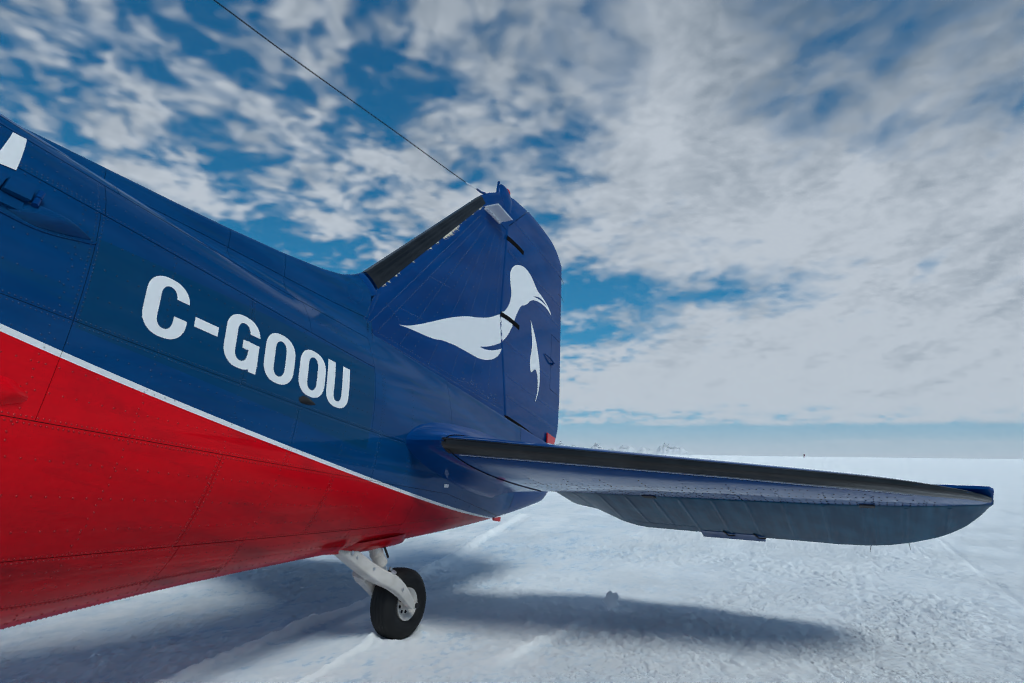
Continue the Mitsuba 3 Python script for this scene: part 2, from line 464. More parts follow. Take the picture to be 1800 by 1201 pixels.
def skin_n(P):
    e = 2e-3
    g = np.stack([Ff(P[:, 0] + e, P[:, 1], P[:, 2]) - Ff(P[:, 0] - e, P[:, 1], P[:, 2]), Ff(P[:, 0], P[:, 1] + e, P[:, 2]) - Ff(P[:, 0], P[:, 1] - e, P[:, 2]),
                  Ff(P[:, 0], P[:, 1], P[:, 2] + e) - Ff(P[:, 0], P[:, 1], P[:, 2] - e)], -1)
    return g / np.linalg.norm(g, axis=1, keepdims=True)


def patch_points(xs, za, zb_, nv):
    """Grid of skin points between the lower line za(x) and the upper line zb_(x); None = keel / ridge."""
    y, z, arc = section(xs)
    out = np.empty((len(xs), nv, 3))
    for i in range(len(xs)):
        zz = np.maximum.accumulate(z[i] + 1e-9 * np.arange(z.shape[1]))
        a0 = 0.0 if za is None else np.interp(za(xs[i]), zz, arc[i])
        a1 = arc[i, -1] if zb_ is None else np.interp(zb_(xs[i]), zz, arc[i])
        a = np.linspace(a0, a1, nv)
        out[i] = np.stack([np.full(nv, xs[i]), np.interp(a, arc[i], y[i]), np.interp(a, arc[i], z[i])], -1)
    return out


AIR = "airplane"
labels[AIR] = {"label": "dark blue and red airplane with a white bird on its fin, parked on snow", "category": "airplane"}

# --- the shell under the skins (its own surface shows in the joints and on the far side)
xs = np.concatenate([np.linspace(-14.58, -12.3, 26), np.linspace(-12.2, -4.2, 60)[:-1], np.linspace(-4.2, 1.46, 150)])
P = patch_points(xs, None, None, 110)
n = skin_n(P.reshape(-1, 3)).reshape(P.shape)
Q = P - 0.0020 * n
near = Q.copy()
far_side = P * np.array([1, -1, 1])
put(AIR + "__fuselage", grid_mesh(np.concatenate([near[::1]], 0)), "mat_seam", True)
# far side and the part forward of the picture are single skins
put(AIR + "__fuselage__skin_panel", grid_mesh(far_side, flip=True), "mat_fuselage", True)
fwd = patch_points(np.concatenate([np.linspace(-14.58, -12.3, 26), np.linspace(-12.2, -4.6, 50)]), None, None, 110)
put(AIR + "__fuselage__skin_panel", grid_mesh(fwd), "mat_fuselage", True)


def line(*pts):
    px, pz = np.array(pts, float).T
    c = np.polyfit(px, pz, min(3, len(px) - 1))
    return lambda x: np.polyval(c, np.clip(x, px.min() - 0.25, px.max() + 0.5)) + 0 * np.asarray(x)


L1 = line((-3.488, 0.962), (-2.949, 0.985), (-2.399, 1.012), (-1.829, 1.037), (-1.455, 1.058), (-1.008, 1.095), (-0.632, 1.122))
L2 = line((-3.563, 1.511), (-3.184, 1.519), (-2.72, 1.532), (-2.285, 1.525), (-1.827, 1.541), (-1.3, 1.55))
LC = line((-3.64, 1.695), (-3.376, 1.706), (-3.186, 1.710), (-2.734, 1.722), (-2.454, 1.742), (-1.9, 1.76), (-1.2, 1.79))
L3 = line((-3.329, 0.533), (-2.745, 0.598), (-2.257, 0.637), (-1.819, 0.683), (-1.117, 0.760), (-0.4, 0.83))
L4 = line((-3.056, 0.029), (-2.762, 0.080), (-2.24, 0.187), (-1.394, 0.348), (-1.041, 0.420), (-0.347, 0.562), (0.5, 0.74))
L5 = line((-2.92, -0.151), (-2.53, -0.068), (-2.252, 0.010), (-1.837, 0.102))
LD = line((-3.2, 1.80), (-2.42, 1.875), (-1.946, 1.90), (-1.2, 1.955))
NOSEX = -4.6
panels = [
    (LD, None, [NOSEX, -3.11, -2.36, -1.93, -1.12], 0.0028), (LC, LD, [NOSEX, -3.11, -2.36, -1.93, -1.12], 0.0020),
    (L2, LC, [NOSEX, -3.186, -1.80, -1.12], 0.0012), (L1, L2, [NOSEX, -3.205, -2.298, -1.008, -0.60], 0.0),
    (L3, L1, [NOSEX, -3.205, -1.845, -1.008, -0.55], 0.0012), (L4, L3, [NOSEX, -2.288, -1.40, -0.35], 0.0),
    (L5, L4, [NOSEX, -2.26, -1.855], 0.0010), (None, L5, [NOSEX, -2.26, -1.855], 0.0),
    (None, L4, [-1.855, -0.95, -0.35], 0.0), (None, L3, [-0.35, 0.6, 1.48], 0.0),
    (lambda x: L3(x), None, [-0.55, 0.35, 1.48], 0.0005),
]
# the two aft rows meet the forward ones at these stations
panels[10] = (L3, L1, [-0.55, 0.35, 1.48], 0.0)
panels.append((L1, None, [-1.12, 0.0, 1.48], 0.0006))
panels[3] = (L1, L2, [NOSEX, -3.205, -2.298, -1.12], 0.0)
panels[2] = (L2, LC, [NOSEX, -3.186, -1.80, -1.12], 0.0012)
GAP = 0.0017


def skin_panel(P, lift):
    n = skin_n(P.reshape(-1, 3)).reshape(P.shape)
    top = P + lift * n
    v, f = grid_mesh(top)
    edge = [(top[0], -n[0]), (top[-1][::-1], -n[-1][::-1]), (top[::-1, 0], -n[::-1, 0]), (top[:, -1], -n[:, -1])]
    ms = [(v, f)]
    for e, d in edge:
        w = np.stack([e, e + d * (lift + 0.0022)], 1)
        ms.append(grid_mesh(w))
    return cat(ms)


for za, zb_, cuts, lift in panels:
    for a, b in zip(cuts[:-1], cuts[1:]):
        nx = max(10, int((b - a) / 0.03))
        xx = np.linspace(a + GAP, b - GAP, nx)
        sec = patch_points(xx, za, zb_, 3)
        h = np.linalg.norm(np.diff(sec, axis=1), axis=2).sum(1).max()
        nv = max(8, int(h / 0.018) + 2)
        lo = None if za is None else (lambda x, g=za: g(x) + GAP)
        hi = None if zb_ is None else (lambda x, g=zb_: g(x) - GAP)
        P = patch_points(xx, lo, hi, nv)
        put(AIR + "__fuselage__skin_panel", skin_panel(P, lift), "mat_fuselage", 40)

# --- tail cone, aft of its joint
xs = np.concatenate([np.linspace(1.485, 2.45, 44), np.linspace(2.46, 2.60, 14)])
P = patch_points(xs, None, None, 70)
whole = np.concatenate([P, (P * np.array([1, -1, 1]))[:, ::-1]], 1)
v, f = grid_mesh(whole)
v2 = np.vstack([v, whole[-1].mean(0)])
m = whole.shape[1]
base = (whole.shape[0] - 1) * m
capf = np.stack([base + np.arange(m), np.full(m, len(v)), base + (np.arange(m) + 1) % m], -1)
put(AIR + "__tail_cone", (v2, np.vstack([f, capf])), "mat_blue", 45)

# ------------------------------------------------------------------ rivets
DOME = None


def rivet_mesh(P, N, r=0.0040, h=0.0020, sides=6):
    """Domed heads at the points P, all in one mesh."""
    P, N = np.asarray(P, float), np.asarray(N, float)
    ref = np.where(np.abs(N[:, 1:2]) < 0.9, np.array([[0, 1.0, 0]]), np.array([[1.0, 0, 0]]))
    a = np.cross(ref, N); a /= np.linalg.norm(a, axis=1, keepdims=True)
    b = np.cross(N, a)
    ang = np.arange(sides) * 2 * np.pi / sides
    rr = np.broadcast_to(np.asarray(r, float), len(P))[:, None, None]
    rings = []
    for k, hh in ((1.0, 0.0), (0.80, 0.62)):
        rings.append(P[:, None] + k * rr * (np.cos(ang)[None, :, None] * a[:, None] + np.sin(ang)[None, :, None] * b[:, None]) + hh * h * N[:, None])
    V = np.concatenate(rings + [(P + h * N)[:, None]], 1)
    i = np.arange(sides); j = (i + 1) % sides
    F = np.vstack([np.stack([i, j, sides + j], 1), np.stack([i, sides + j, sides + i], 1), np.stack([sides + i, sides + j, np.full(sides, 2 * sides)], 1)])
    m = 2 * sides + 1
    return V.reshape(-1, 3), (F[None] + (np.arange(len(P)) * m)[:, None, None]).reshape(-1, 3)


rv = []


def along(zf, x0, x1, pitch, off=0.0):
    x = np.arange(x0, x1, pitch)
    x = x + rng.normal(0, 0.0008, len(x))
    rv.append(np.stack([x, zf(x) + off], 1))


def around(x, z0, z1, pitch, jog=0.0):
    """A frame row at station x between heights z0 and z1, evenly along the skin."""
    y, z, arc = section([x])
    a0, a1 = np.interp([z0, z1], z[0], arc[0])
    a = np.arange(a0 + 0.01, a1 - 0.005, pitch)
    zz = np.interp(a, arc[0], z[0])
    rv.append(np.stack([x + jog * (np.arange(len(zz)) % 2) + rng.normal(0, 0.0006, len(zz)), zz], 1))


XL = -3.95
for L in (L1, L3):
    along(L, XL, -0.62, 0.0215, 0.013); along(L, XL, -0.62, 0.0215, -0.013)
along(L2, XL, -1.85, 0.021, 0.014); along(L2, XL, -1.3, 0.060, -0.014); along(L2, XL, -3.19, 0.021, 0.030)
along(L4, XL, 0.5, 0.020, 0.010); along(L4, XL, -1.86, 0.020, -0.010)
along(L5, XL, -1.86, 0.019, 0.009); along(L5, XL, -1.86, 0.019, -0.008)
along(LC, XL, -1.6, 0.062, -0.016); along(LD, -3.1, -1.2, 0.040, 0.012); along(LC, -3.2, -1.3, 0.05, 0.02)
mixl = lambda A, B, t: (lambda x: A(x) * (1 - t) + B(x) * t)
for A, B, ts in ((L1, L2, (0.25, 0.5, 0.76)), (L3, L1, (0.27, 0.52, 0.77)), (L4, L3, (0.22, 0.48, 0.74)), (L2, LC, (0.5,))):
    for t in ts:
        along(mixl(A, B, t), XL, -0.95, 0.054)
keel = lambda x: fus(x)[0]
for t in (0.35, 0.7):
    along(mixl(L5, L4, t), XL, -1.9, 0.046)
for t in (0.45, 0.75):
    along(mixl(keel, L4, t), -1.8, -0.1, 0.042)
along(lambda x: keel(x) + 0.012, XL, 0.9, 0.020)
along(lambda x: keel(x) + 0.05, XL, -0.5, 0.045)
for x in (-3.745, -3.28, -2.81, -2.30, -1.86, -1.40, -1.00, -0.62):
    lo, hi = float(keel(x)) + 0.04, float(L2(x))
    around(x - 0.004, lo, hi, 0.031, 0.010)
for x, a, b in ((-3.222, L1, LC), (-3.19, L1, L2), (-2.315, L1, L2), (-2.281, L1, L2), (-1.862, L3, L1), (-1.828, L3, L1), (-1.025, L3, L2), (-2.305, L4, L3), (-2.272, L4, L3), (-1.417, L4, L3), (-1.384, L4, L3),
                (-1.872, L5, L4), (-1.838, keel, L4), (-2.276, L5, L4)):
    around(x, float(a(x)), float(b(x)), 0.021, 0.0)
for x, a, b in ((-0.6, keel, L1), (-0.15, keel, L3), (0.3, keel, L3), (0.75, keel, L3), (-3.125, LC, lambda q: 1.92), (-2.375, LC, lambda q: 2.01), (-1.945, LC, lambda q: 2.07)):
    around(x, float(a(x)) + 0.02, float(b(x)), 0.026)
RV = np.vstack(rv)

# ------------------------------------------------------------------ registration lettering C-GOOU
zlo = lambda x: 1.070 + 0.0475 * (x + 2.756)
zhi = lambda x: 1.376 + 0.034 * (x + 2.88)


def rrect(x0, x1, v0, v1, rx, rv_):
    a = np.linspace(0, np.pi / 2, 14)
    e = 2 / 2.25
    c, s = np.cos(a) ** e, np.sin(a) ** e
    pts = [(x1 - rx + rx * p, v1 - rv_ + rv_ * q) for p, q in zip(c, s)] + [(x0 + rx - rx * q, v1 - rv_ + rv_ * p) for p, q in zip(c, s)]
    pts += [(x0 + rx - rx * p, v0 + rv_ - rv_ * q) for p, q in zip(c, s)] + [(x1 - rx + rx * q, v0 + rv_ - rv_ * p) for p, q in zip(c, s)]
    return Polygon(pts).buffer(0)


def ring(x0, x1):
    return rrect(x0, x1, 0, 1, 0.115, 0.36).difference(rrect(x0 + 0.077, x1 - 0.075, 0.142, 0.860, 0.044, 0.19))


def glyph_c(x0, x1):
    return ring(x0, x1).difference(sbox(x1 - 0.105, 0.405, x1 + 0.1, 0.70))


def glyph_g(x0, x1):
    g = ring(x0, x1).difference(sbox(x1 - 0.11, 0.36, x1 + 0.1, 0.70))
    g = unary_union([g.buffer(0), sbox(x0 + 0.122, 0.39, x1, 0.545), sbox(x1 - 0.073, 0.14, x1, 0.5), sbox(x1 - 0.052, 0.0, x1 + 0.002, 0.3)])
    return g


def glyph_u(x0, x1):
    o = unary_union([rrect(x0, x1, 0, 1.0, 0.105, 0.33), sbox(x0, 0.5, x1, 1.0)])
    i = unary_union([rrect(x0 + 0.075, x1 - 0.075, 0.132, 1.0, 0.042, 0.16), sbox(x0 + 0.075, 0.5, x1 - 0.075, 1.2)])
    return o.difference(i)


GLYPHS = [("letter", glyph_c(-2.936, -2.698), "white letter C on the blue side"), ("dash", sbox(-2.656, 0.385, -2.509, 0.555), None), ("letter", glyph_g(-2.463, -2.224), "white letter G on the blue side"),
          ("letter", ring(-2.179, -1.940), "white letter O next to the G"), ("letter", ring(-1.896, -1.660), "white letter O next to the U"), ("letter", glyph_u(-1.642, -1.416), "white letter U at the end of the registration")]
for name, g, lab in GLYPHS:
    vv, ff = subdivided(g, 0.035)
    x, z = vv[:, 0], zlo(vv[:, 0]) + vv[:, 1] * (zhi(vv[:, 0]) - zlo(vv[:, 0]))
    P = np.stack([x, skin_y(x, z), z], 1)
    P = P + 0.0016 * skin_n(P)
    a, b, c = P[ff[:, 0]], P[ff[:, 1]], P[ff[:, 2]]
    if np.cross(b - a, c - a)[:, 1].sum() > 0:
        ff = ff[:, ::-1]
    put(AIR + "__fuselage__" + name, (P, ff), "mat_white", True)

from shapely import contains_xy
vloc = (RV[:, 1] - zlo(RV[:, 0])) / (zhi(RV[:, 0]) - zlo(RV[:, 0]))
inlet = np.zeros(len(RV), bool)
for name, g, lab in GLYPHS:
    inlet |= contains_xy(g, RV[:, 0], vloc)
MARK = [(-3.597, 1.687), (-3.541, 1.697), (-3.565, 1.489), (-3.66, 1.470), (-3.632, 1.548)]
inlet |= contains_xy(Polygon(MARK), RV[:, 0], RV[:, 1])
PR = np.stack([RV[:, 0], skin_y(RV[:, 0], RV[:, 1]), RV[:, 1]], 1)
ok = PR[:, 1] < -0.004
NR = skin_n(PR)
put(AIR + "__fuselage__rivets", rivet_mesh(PR[ok & ~inlet] + 0.0010 * NR[ok & ~inlet], NR[ok & ~inlet], 0.0047, 0.0030), "mat_rivet", True)
put(AIR + "__fuselage__lettering_rivets", rivet_mesh(PR[ok & inlet] + 0.0014 * NR[ok & inlet], NR[ok & inlet], 0.0050, 0.0026), "mat_white", True)
labels[AIR + "__fuselage__rivets"] = {"label": "rows of small domed rivet heads on the fuselage skin", "kind": "stuff"}
labels[AIR + "__fuselage__lettering_rivets"] = {"label": "rivet heads painted over by the white letters", "kind": "stuff"}


def skin_decal(key, pts, mat, lift=0.0045, cell=0.03, lab=None):
    vv, ff = subdivided(Polygon(pts), cell)
    P = np.stack([vv[:, 0], skin_y(vv[:, 0], vv[:, 1]), vv[:, 1]], 1)
    P = P + lift * skin_n(P)
    a, b, c = P[ff[:, 0]], P[ff[:, 1]], P[ff[:, 2]]
    if np.cross(b - a, c - a)[:, 1].sum() > 0:
        ff = ff[:, ::-1]
    put(key, (P, ff), mat, True)


skin_decal(AIR + "__fuselage__white_marking", [(-3.597, 1.687), (-3.541, 1.697), (-3.565, 1.489), (-3.66, 1.470), (-3.632, 1.548)], "mat_white", 0.004)
skin_decal(AIR + "__fuselage__sticker", [(0.0, 0.945), (0.075, 0.957), (0.082, 0.932), (0.008, 0.92)], "mat_white", 0.003)


def blister(key, outline, height, mat, ridge=0.5, power=1.0):
    """A smooth bump standing on the skin inside an outline given in (x, z)."""
    o = spline(outline, 6)
    c = o.mean(0)
    nr = 10
    rows = []
    for k in range(nr + 1):
        t = k / nr
        q = c + (o - c) * (1 - t)
        y = skin_y(q[:, 0], q[:, 1])
        P = np.stack([q[:, 0], y, q[:, 1]], 1)
        N = skin_n(P)
        rows.append(P + N * (0.001 + height * math.sin(t * math.pi / 2) ** power))
    V = np.stack(rows, 1)
    v, f = grid_mesh(V, wrap_u=True)
    a = V[:, 0]
    area = ((a[:, 0] - c[0]) * (np.roll(a[:, 2], -1) - c[1]) - (np.roll(a[:, 0], -1) - c[0]) * (a[:, 2] - c[1])).sum()
    put(key, (v, f if area < 0 else f[:, ::-1]), mat, 50)


blister(AIR + "__fuselage__fairing", [(-3.56, 1.30), (-3.50, 1.375), (-3.42, 1.39), (-3.36, 1.395), (-3.30, 1.387), (-3.25, 1.372), (-3.225, 1.358), (-3.27, 1.340), (-3.36, 1.310), (-3.46, 1.288)], 0.045, "mat_fuselage")
labels[AIR + "__fuselage__fairing"] = {"label": "blue teardrop fairing behind the door hinge"}
blister(AIR + "__fuselage__fairing", [(-3.42, 0.60), (-3.40, 0.66), (-3.35, 0.672), (-3.30, 0.655), (-3.262, 0.628), (-3.265, 0.605), (-3.31, 0.580), (-3.37, 0.562)], 0.030, "mat_fuselage")
labels[AIR + "__fuselage__fairing_001"] = {"label": "red teardrop fairing low on the side"}
blister(AIR + "__fuselage__vent_cover", [(-1.865, 1.078), (-1.835, 1.103), (-1.79, 1.107), (-1.745, 1.098), (-1.712, 1.086), (-1.755, 1.070), (-1.81, 1.060), (-1.85, 1.060)], 0.018, "mat_black")
labels[AIR + "__fuselage__vent_cover"] = {"label": "small black teardrop cover below the letters"}
# door hinge block with its pin, and the raised door edge
yb = lambda x, z: float(skin_y(x, z))


def skin_box(key, corners, h, mat):
    c = np.array(corners, float)
    y = skin_y(c[:, 0], c[:, 1]); P = np.stack([c[:, 0], y, c[:, 1]], 1); N = skin_n(P)
    v = np.vstack([P - 0.004 * N, P + h * N])
    f = [[0, 1, 5, 4], [1, 2, 6, 5], [2, 3, 7, 6], [3, 0, 4, 7], [4, 5, 6, 7], [3, 2, 1, 0]]
    ms = trimesh.Trimesh(*((v, np.vstack([np.array(f)[:, [0, 1, 2]], np.array(f)[:, [0, 2, 3]]]))), process=False)
    ms.fix_normals()
    put(key, ms, mat)


skin_box(AIR + "__fuselage__door_edge", [(-4.3, 1.425), (-3.592, 1.432), (-3.612, 1.352), (-4.3, 1.34)], 0.022, "mat_fuselage")
skin_box(AIR + "__fuselage__hinge_block", [(-3.588, 1.428), (-3.496, 1.447), (-3.502, 1.364), (-3.602, 1.356)], 0.034, "mat_fuselage")
skin_box(AIR + "__fuselage__hinge_lug", [(-3.66, 1.352), (-3.515, 1.352), (-3.515, 1.310), (-3.66, 1.300)], 0.014, "mat_fuselage")
p0, p1 = np.array([-3.482, yb(-3.482, 1.355) - 0.028, 1.362]), np.array([-3.468, yb(-3.468, 1.437) - 0.028, 1.437])
put(AIR + "__fuselage__hinge_pin", cat([tube([p0, p0 + 0.45 * (p1 - p0)], 0.013, 14), tube([p0 + 0.5 * (p1 - p0), p1], 0.014, 14)]), "mat_blue", 40)
# rim strip round the blue fairing
o = spline([(-3.60, 1.275), (-3.46, 1.276), (-3.36, 1.296), (-3.27, 1.326), (-3.215, 1.345), (-3.205, 1.362)], 6, False)
q = np.stack([o[:, 0], skin_y(o[:, 0], o[:, 1]) - 0.002, o[:, 1]], 1)
put(AIR + "__fuselage__fairing_rim", tube(q, 0.004, 6), "mat_fuselage", True)
# round inspection cover in the dorsal fin and dorsal access hatch
a = np.linspace(0, 2 * np.pi, 40, endpoint=False)


def side_disc(cx, cz, r, lift):
    rows = []
    for rr, l in ((r, -0.001), (r, lift), (r * 0.97, lift + 0.0008), (r * 0.5, lift + 0.0014), (0.001, lift + 0.0014)):
        x, z = cx + rr * np.cos(a), cz + rr * np.sin(a)
        rows.append(np.stack([x, skin_y(x, z) - l, z], 1))
    return grid_mesh(np.stack(rows, 1), wrap_u=True, flip=True)


put(AIR + "__fuselage__inspection_cover", side_disc(-1.285, 2.10, 0.078, 0.003), "mat_fuselage", 40)

# ------------------------------------------------------------------ fin
zr = np.concatenate([np.linspace(1.842, 2.30, 24), np.linspace(2.33, 3.82, 60)])


def fin_left(z):
    le = np.interp(z, LE_PTS[10:16, 1], LE_PTS[10:16, 0])
    root = np.interp(z, [1.84, 2.25, 2.341], [-1.195, -1.065, -1.175])
    return np.where(z < 2.341, root, le)


def fin_side(zrows, left, right, nx, side, lift=0.0, power=1.6):
    t = np.linspace(0, 1, nx) ** power
    X = left[:, None] + (right - left)[:, None] * t[None]
    Z = np.broadcast_to(zrows[:, None], X.shape)
    Tt = np.maximum(thick(X, Z), 0) + lift
    return np.stack([X, side * Tt, Z], -1)


def two_sides(zrows, left, right, nx, lift=0.0, close=True):
    A = fin_side(zrows, left, right, nx, -1, lift)
    B = fin_side(zrows, left, right, nx, 1, lift)
    W = np.concatenate([A[:, ::-1], B], 1)  # from the hinge on the port side round the nose to starboard
    v, f = grid_mesh(W, flip=True)
    ms = [(v, f)]
    if close:
        ms.append(grid_mesh(np.stack([B[:, -1], A[:, -1]], 1), flip=True))
        ms.append(grid_mesh(np.stack([A[-1], B[-1]], 1)))
    return cat(ms)


put(AIR + "__fin", two_sides(zr, fin_left(zr), hinge_x(zr) - 0.006, 60, 0.0025), "mat_blue", 50)
zc_ = np.concatenate([np.linspace(3.824, 4.2, 26), np.linspace(4.22, 4.366, 12)])
capl = np.interp(zc_, LE_PTS[12:19, 1], LE_PTS[12:19, 0])
capr = np.interp(zc_, [3.82, 3.90, 4.369], [0.660, 0.700, 1.126])
put(AIR + "__fin__tip_cap", two_sides(zc_, capl, np.maximum(capr, capl + 0.002), 40, 0.0045), "mat_blue", 50)
# leading-edge boot of the fin
A0, A1 = np.array([-1.172, 2.335]), np.array([0.163, 3.930])
dirv = (A1 - A0) / np.linalg.norm(A1 - A0); perp = np.array([dirv[1], -dirv[0]])
s = np.linspace(0, 1, 70); tt = np.linspace(-1, 1, 41)
wid = 0.142 - 0.062 * s
Bp = np.empty((70, 41, 3))
for j, t in enumerate(tt):
    d = np.abs(t) ** 1.6 * wid
    q = A0 + s[:, None] * (A1 - A0) + d[:, None] * perp + 0.0005 * perp
    bulge = 0.006 + 0.004 * np.cos(np.minimum(abs(t), 1) * 3.5 * np.pi) ** 2 * (1 - t * t)
    Bp[:, j] = np.stack([q[:, 0] - (0.010 * perp[0] if abs(t) < 0.08 else 0), np.sign(t) * (np.maximum(thick(q[:, 0], q[:, 1]), 0) + bulge), q[:, 1] - (0.010 * perp[1] if abs(t) < 0.08 else 0)], -1)
put(AIR + "__fin__deicing_boot", grid_mesh(Bp, flip=True), "mat_boot", 60)
# worn paint along the boot edge
chips = []
for _ in range(46):
    si = rng.uniform(0.02, 0.98) if rng.uniform() < 0.45 else rng.choice([0.57, 0.60, 0.63, 0.66, 0.92]) + rng.normal(0, 0.012)
    d0 = 0.142 - 0.062 * si + 0.004
    L, w = rng.uniform(0.012, 0.045) * (1.3 if 0.54 < si < 0.68 else 0.45), rng.uniform(0.003, 0.009)
    c = A0 + si * (A1 - A0)
    pts = [c + d0 * perp - w * 2.5 * dirv, c + (d0 + L * 0.3) * perp - w * dirv, c + (d0 + L) * perp + (L * 0.9) * dirv, c + (d0 + L * 0.45) * perp + w * 1.6 * dirv, c + d0 * perp + w * 2.5 * dirv]
    q = np.array(pts)
    v = np.stack([q[:, 0], -(thick(q[:, 0], q[:, 1]) + 0.0042), q[:, 1]], 1)
    chips.append((v, np.array([[0, 1, 4], [1, 3, 4], [1, 2, 3]])))
put(AIR + "__fin__worn_paint", cat(chips), "mat_chip")
labels[AIR + "__fin__worn_paint"] = {"label": "cream patches where blue paint has worn off along the boot edge", "kind": "stuff"}
# end strap of the dorsal fin
S0 = np.array([-1.262, 2.285]); 
strap = []
for k, (u0, u1) in enumerate(((0, 1),)):
    t = np.linspace(-1, 1, 21)
    rows = []
    for ds in (0.0, 0.022, 0.045, 0.068):
        base = np.array([-1.262 + ds * 0.9, 2.276 + ds * 0.75])
        d = np.abs(t)[:, None] ** 1.5 * 0.19
        q = base + d * perp
        rows.append(np.stack([q[:, 0], np.sign(t) * (np.maximum(thick(q[:, 0], q[:, 1]), 0) + (0.008 if 0 < ds < 0.06 else 0.001)), q[:, 1]], -1))
    strap.append(grid_mesh(np.stack(rows, 0), flip=True))
put(AIR + "__fin__strap", cat(strap), "mat_blue", 50)

# rivets of the fin: rows fanning with the leading edge, and a joint strip along its root
fr = []


def fin_row(p, q, pitch):
    p, q = np.array(p), np.array(q)
    k = int(np.linalg.norm(q - p) / pitch)
    fr.append(p + (q - p) * np.linspace(0, 1, k)[:, None])


fin_row((-1.10, 1.93), (0.165, 3.70), 0.020)
for k, (a_, b_) in enumerate((((-0.98, 1.93), (0.20, 3.64)), ((-0.70, 1.93), (0.26, 3.62)), ((-0.30, 1.90), (0.36, 3.60)), ((0.05, 1.90), (0.46, 3.66)), ((0.38, 1.90), (0.56, 3.68)), ((0.72, 1.90), (0.62, 3.70)))):
    fin_row(a_, b_, 0.026)
    fin_row(((a_[0] + 0.16), a_[1]), (b_[0] + 0.05, b_[1] - 0.1), 0.055)
fin_row((-1.17, 1.862), (1.08, 1.90), 0.022); fin_row((-1.15, 1.90), (1.06, 1.945), 0.034); fin_row((-1.185, 1.85), (-1.075, 2.22), 0.022); fin_row((-1.15, 1.86), (-1.045, 2.20), 0.022)
fin_row((-0.83, 2.20), (0.20, 2.32), 0.03) ; fin_row((-0.45, 2.66), (-0.18, 2.70), 0.024); fin_row((0.22, 3.70), (0.62, 3.75), 0.022)
fin_row((-0.95, 2.17), (-0.75, 2.10), 0.024)
for _ in range(60):
    c = np.array([rng.uniform(0.2, 0.9), rng.uniform(1.92, 2.02)]); fr.append(c[None])
fr = np.vstack(fr)
fr = fr[(fr[:, 0] < hinge_x(fr[:, 1]) - 0.03)]
BODY = [(-0.768, 2.066), (-0.665, 2.101), (-0.561, 2.154), (-0.453, 2.216), (-0.317, 2.298), (-0.161, 2.393), (-0.023, 2.47), (0.155, 2.558), (0.318, 2.621), (0.488, 2.693), (0.591, 2.748), (0.696, 2.817), (0.775, 2.866),
        (0.868, 2.583), (0.698, 2.479), (0.559, 2.409), (0.456, 2.369), (0.529, 2.375), (0.62, 2.398), (0.71, 2.431), (0.8, 2.474), (0.877, 2.517), (0.847, 2.45), (0.799, 2.395), (0.731, 2.345), (0.644, 2.301),
        (0.556, 2.27), (0.45, 2.247), (0.344, 2.237), (0.206, 2.226), (0.076, 2.217), (-0.048, 2.199), (-0.166, 2.178), (-0.276, 2.144), (-0.414, 2.121), (-0.546, 2.103), (-0.661, 2.086), (-0.722, 2.074)]
HEAD = [(0.740, 2.858), (0.833, 2.923), (0.893, 2.996), (0.933, 3.077), (0.944, 3.151), (0.933, 3.214), (0.903, 3.28), (0.874, 3.346), (0.864, 3.399), (0.888, 3.465), (0.934, 3.523), (1.007, 3.576), (1.086, 3.611), (1.169, 3.635),
        (1.258, 3.639), (1.34, 3.627), (1.412, 3.603), (1.488, 3.567), (1.579, 3.531), (1.679, 3.524), (1.799, 3.506), (1.909, 3.475), (1.994, 3.431), (2.014, 3.412), (1.951, 3.424), (1.858, 3.439), (1.758, 3.435),
        (1.648, 3.42), (1.543, 3.391), (1.469, 3.362), (1.4, 3.314), (1.348, 3.258), (1.282, 3.209), (1.215, 3.171), (1.17, 3.115), (1.132, 3.045), (1.1, 2.973), (1.078, 2.912), (1.056, 2.857), (1.015, 2.778),
        (0.955, 2.686), (0.886, 2.614), (0.845, 2.580), (0.80, 2.60)]
SLIT = [(1.471, 3.409), (1.582, 3.461), (1.689, 3.484), (1.79, 3.482), (1.866, 3.468), (1.779, 3.465), (1.667, 3.455), (1.561, 3.435)]
FLIP = [(1.474, 3.113), (1.543, 3.057), (1.622, 2.984), (1.69, 2.905), (1.766, 2.796), (1.817, 2.709), (1.854, 2.617), (1.875, 2.498), (1.874, 2.424), (1.853, 2.324), (1.811, 2.237), (1.804, 2.247), (1.837, 2.339), (1.835, 2.432),
        (1.816, 2.509), (1.782, 2.569), (1.737, 2.6), (1.703, 2.59), (1.662, 2.555), (1.621, 2.524), (1.595, 2.553), (1.571, 2.615), (1.566, 2.686), (1.579, 2.754), (1.576, 2.847), (1.546, 2.952), (1.506, 3.041)]
fin_win = Polygon([(-3, 1)] + [(x - 0.007, z) for z, x in HINGE] + [(-3, 4.4)])
body_pg = Polygon(spline(BODY, 5)).buffer(0).intersection(fin_win)
inb = contains_xy(body_pg, fr[:, 0], fr[:, 1])
FP = np.stack([fr[:, 0], -(thick(fr[:, 0], fr[:, 1]) + 0.0025), fr[:, 1]], 1)
FN = np.tile([[0.0, -1.0, 0.0]], (len(FP), 1))
put(AIR + "__fin__rivets", rivet_mesh(FP[~inb], FN[~inb], 0.0046, 0.0030), "mat_blue_rivet", True)
put(AIR + "__fin__emblem_rivets", rivet_mesh(FP[inb], FN[inb], 0.0036, 0.0024), "mat_white", True)
labels[AIR + "__fin__rivets"] = {"kind": "stuff"}
labels[AIR + "__fin__emblem_rivets"] = {"kind": "stuff"}


def plate_decal(key, pg, yfun, mat, cell=0.06):
    vv, ff = subdivided(pg, cell)
    P = np.stack([vv[:, 0], -yfun(vv[:, 0], vv[:, 1]), vv[:, 1]], 1)
    a_, b_, c_ = P[ff[:, 0]], P[ff[:, 1]], P[ff[:, 2]]
    if np.cross(b_ - a_, c_ - a_)[:, 1].sum() > 0:
        ff = ff[:, ::-1]
    put(key, (P, ff), mat, True)


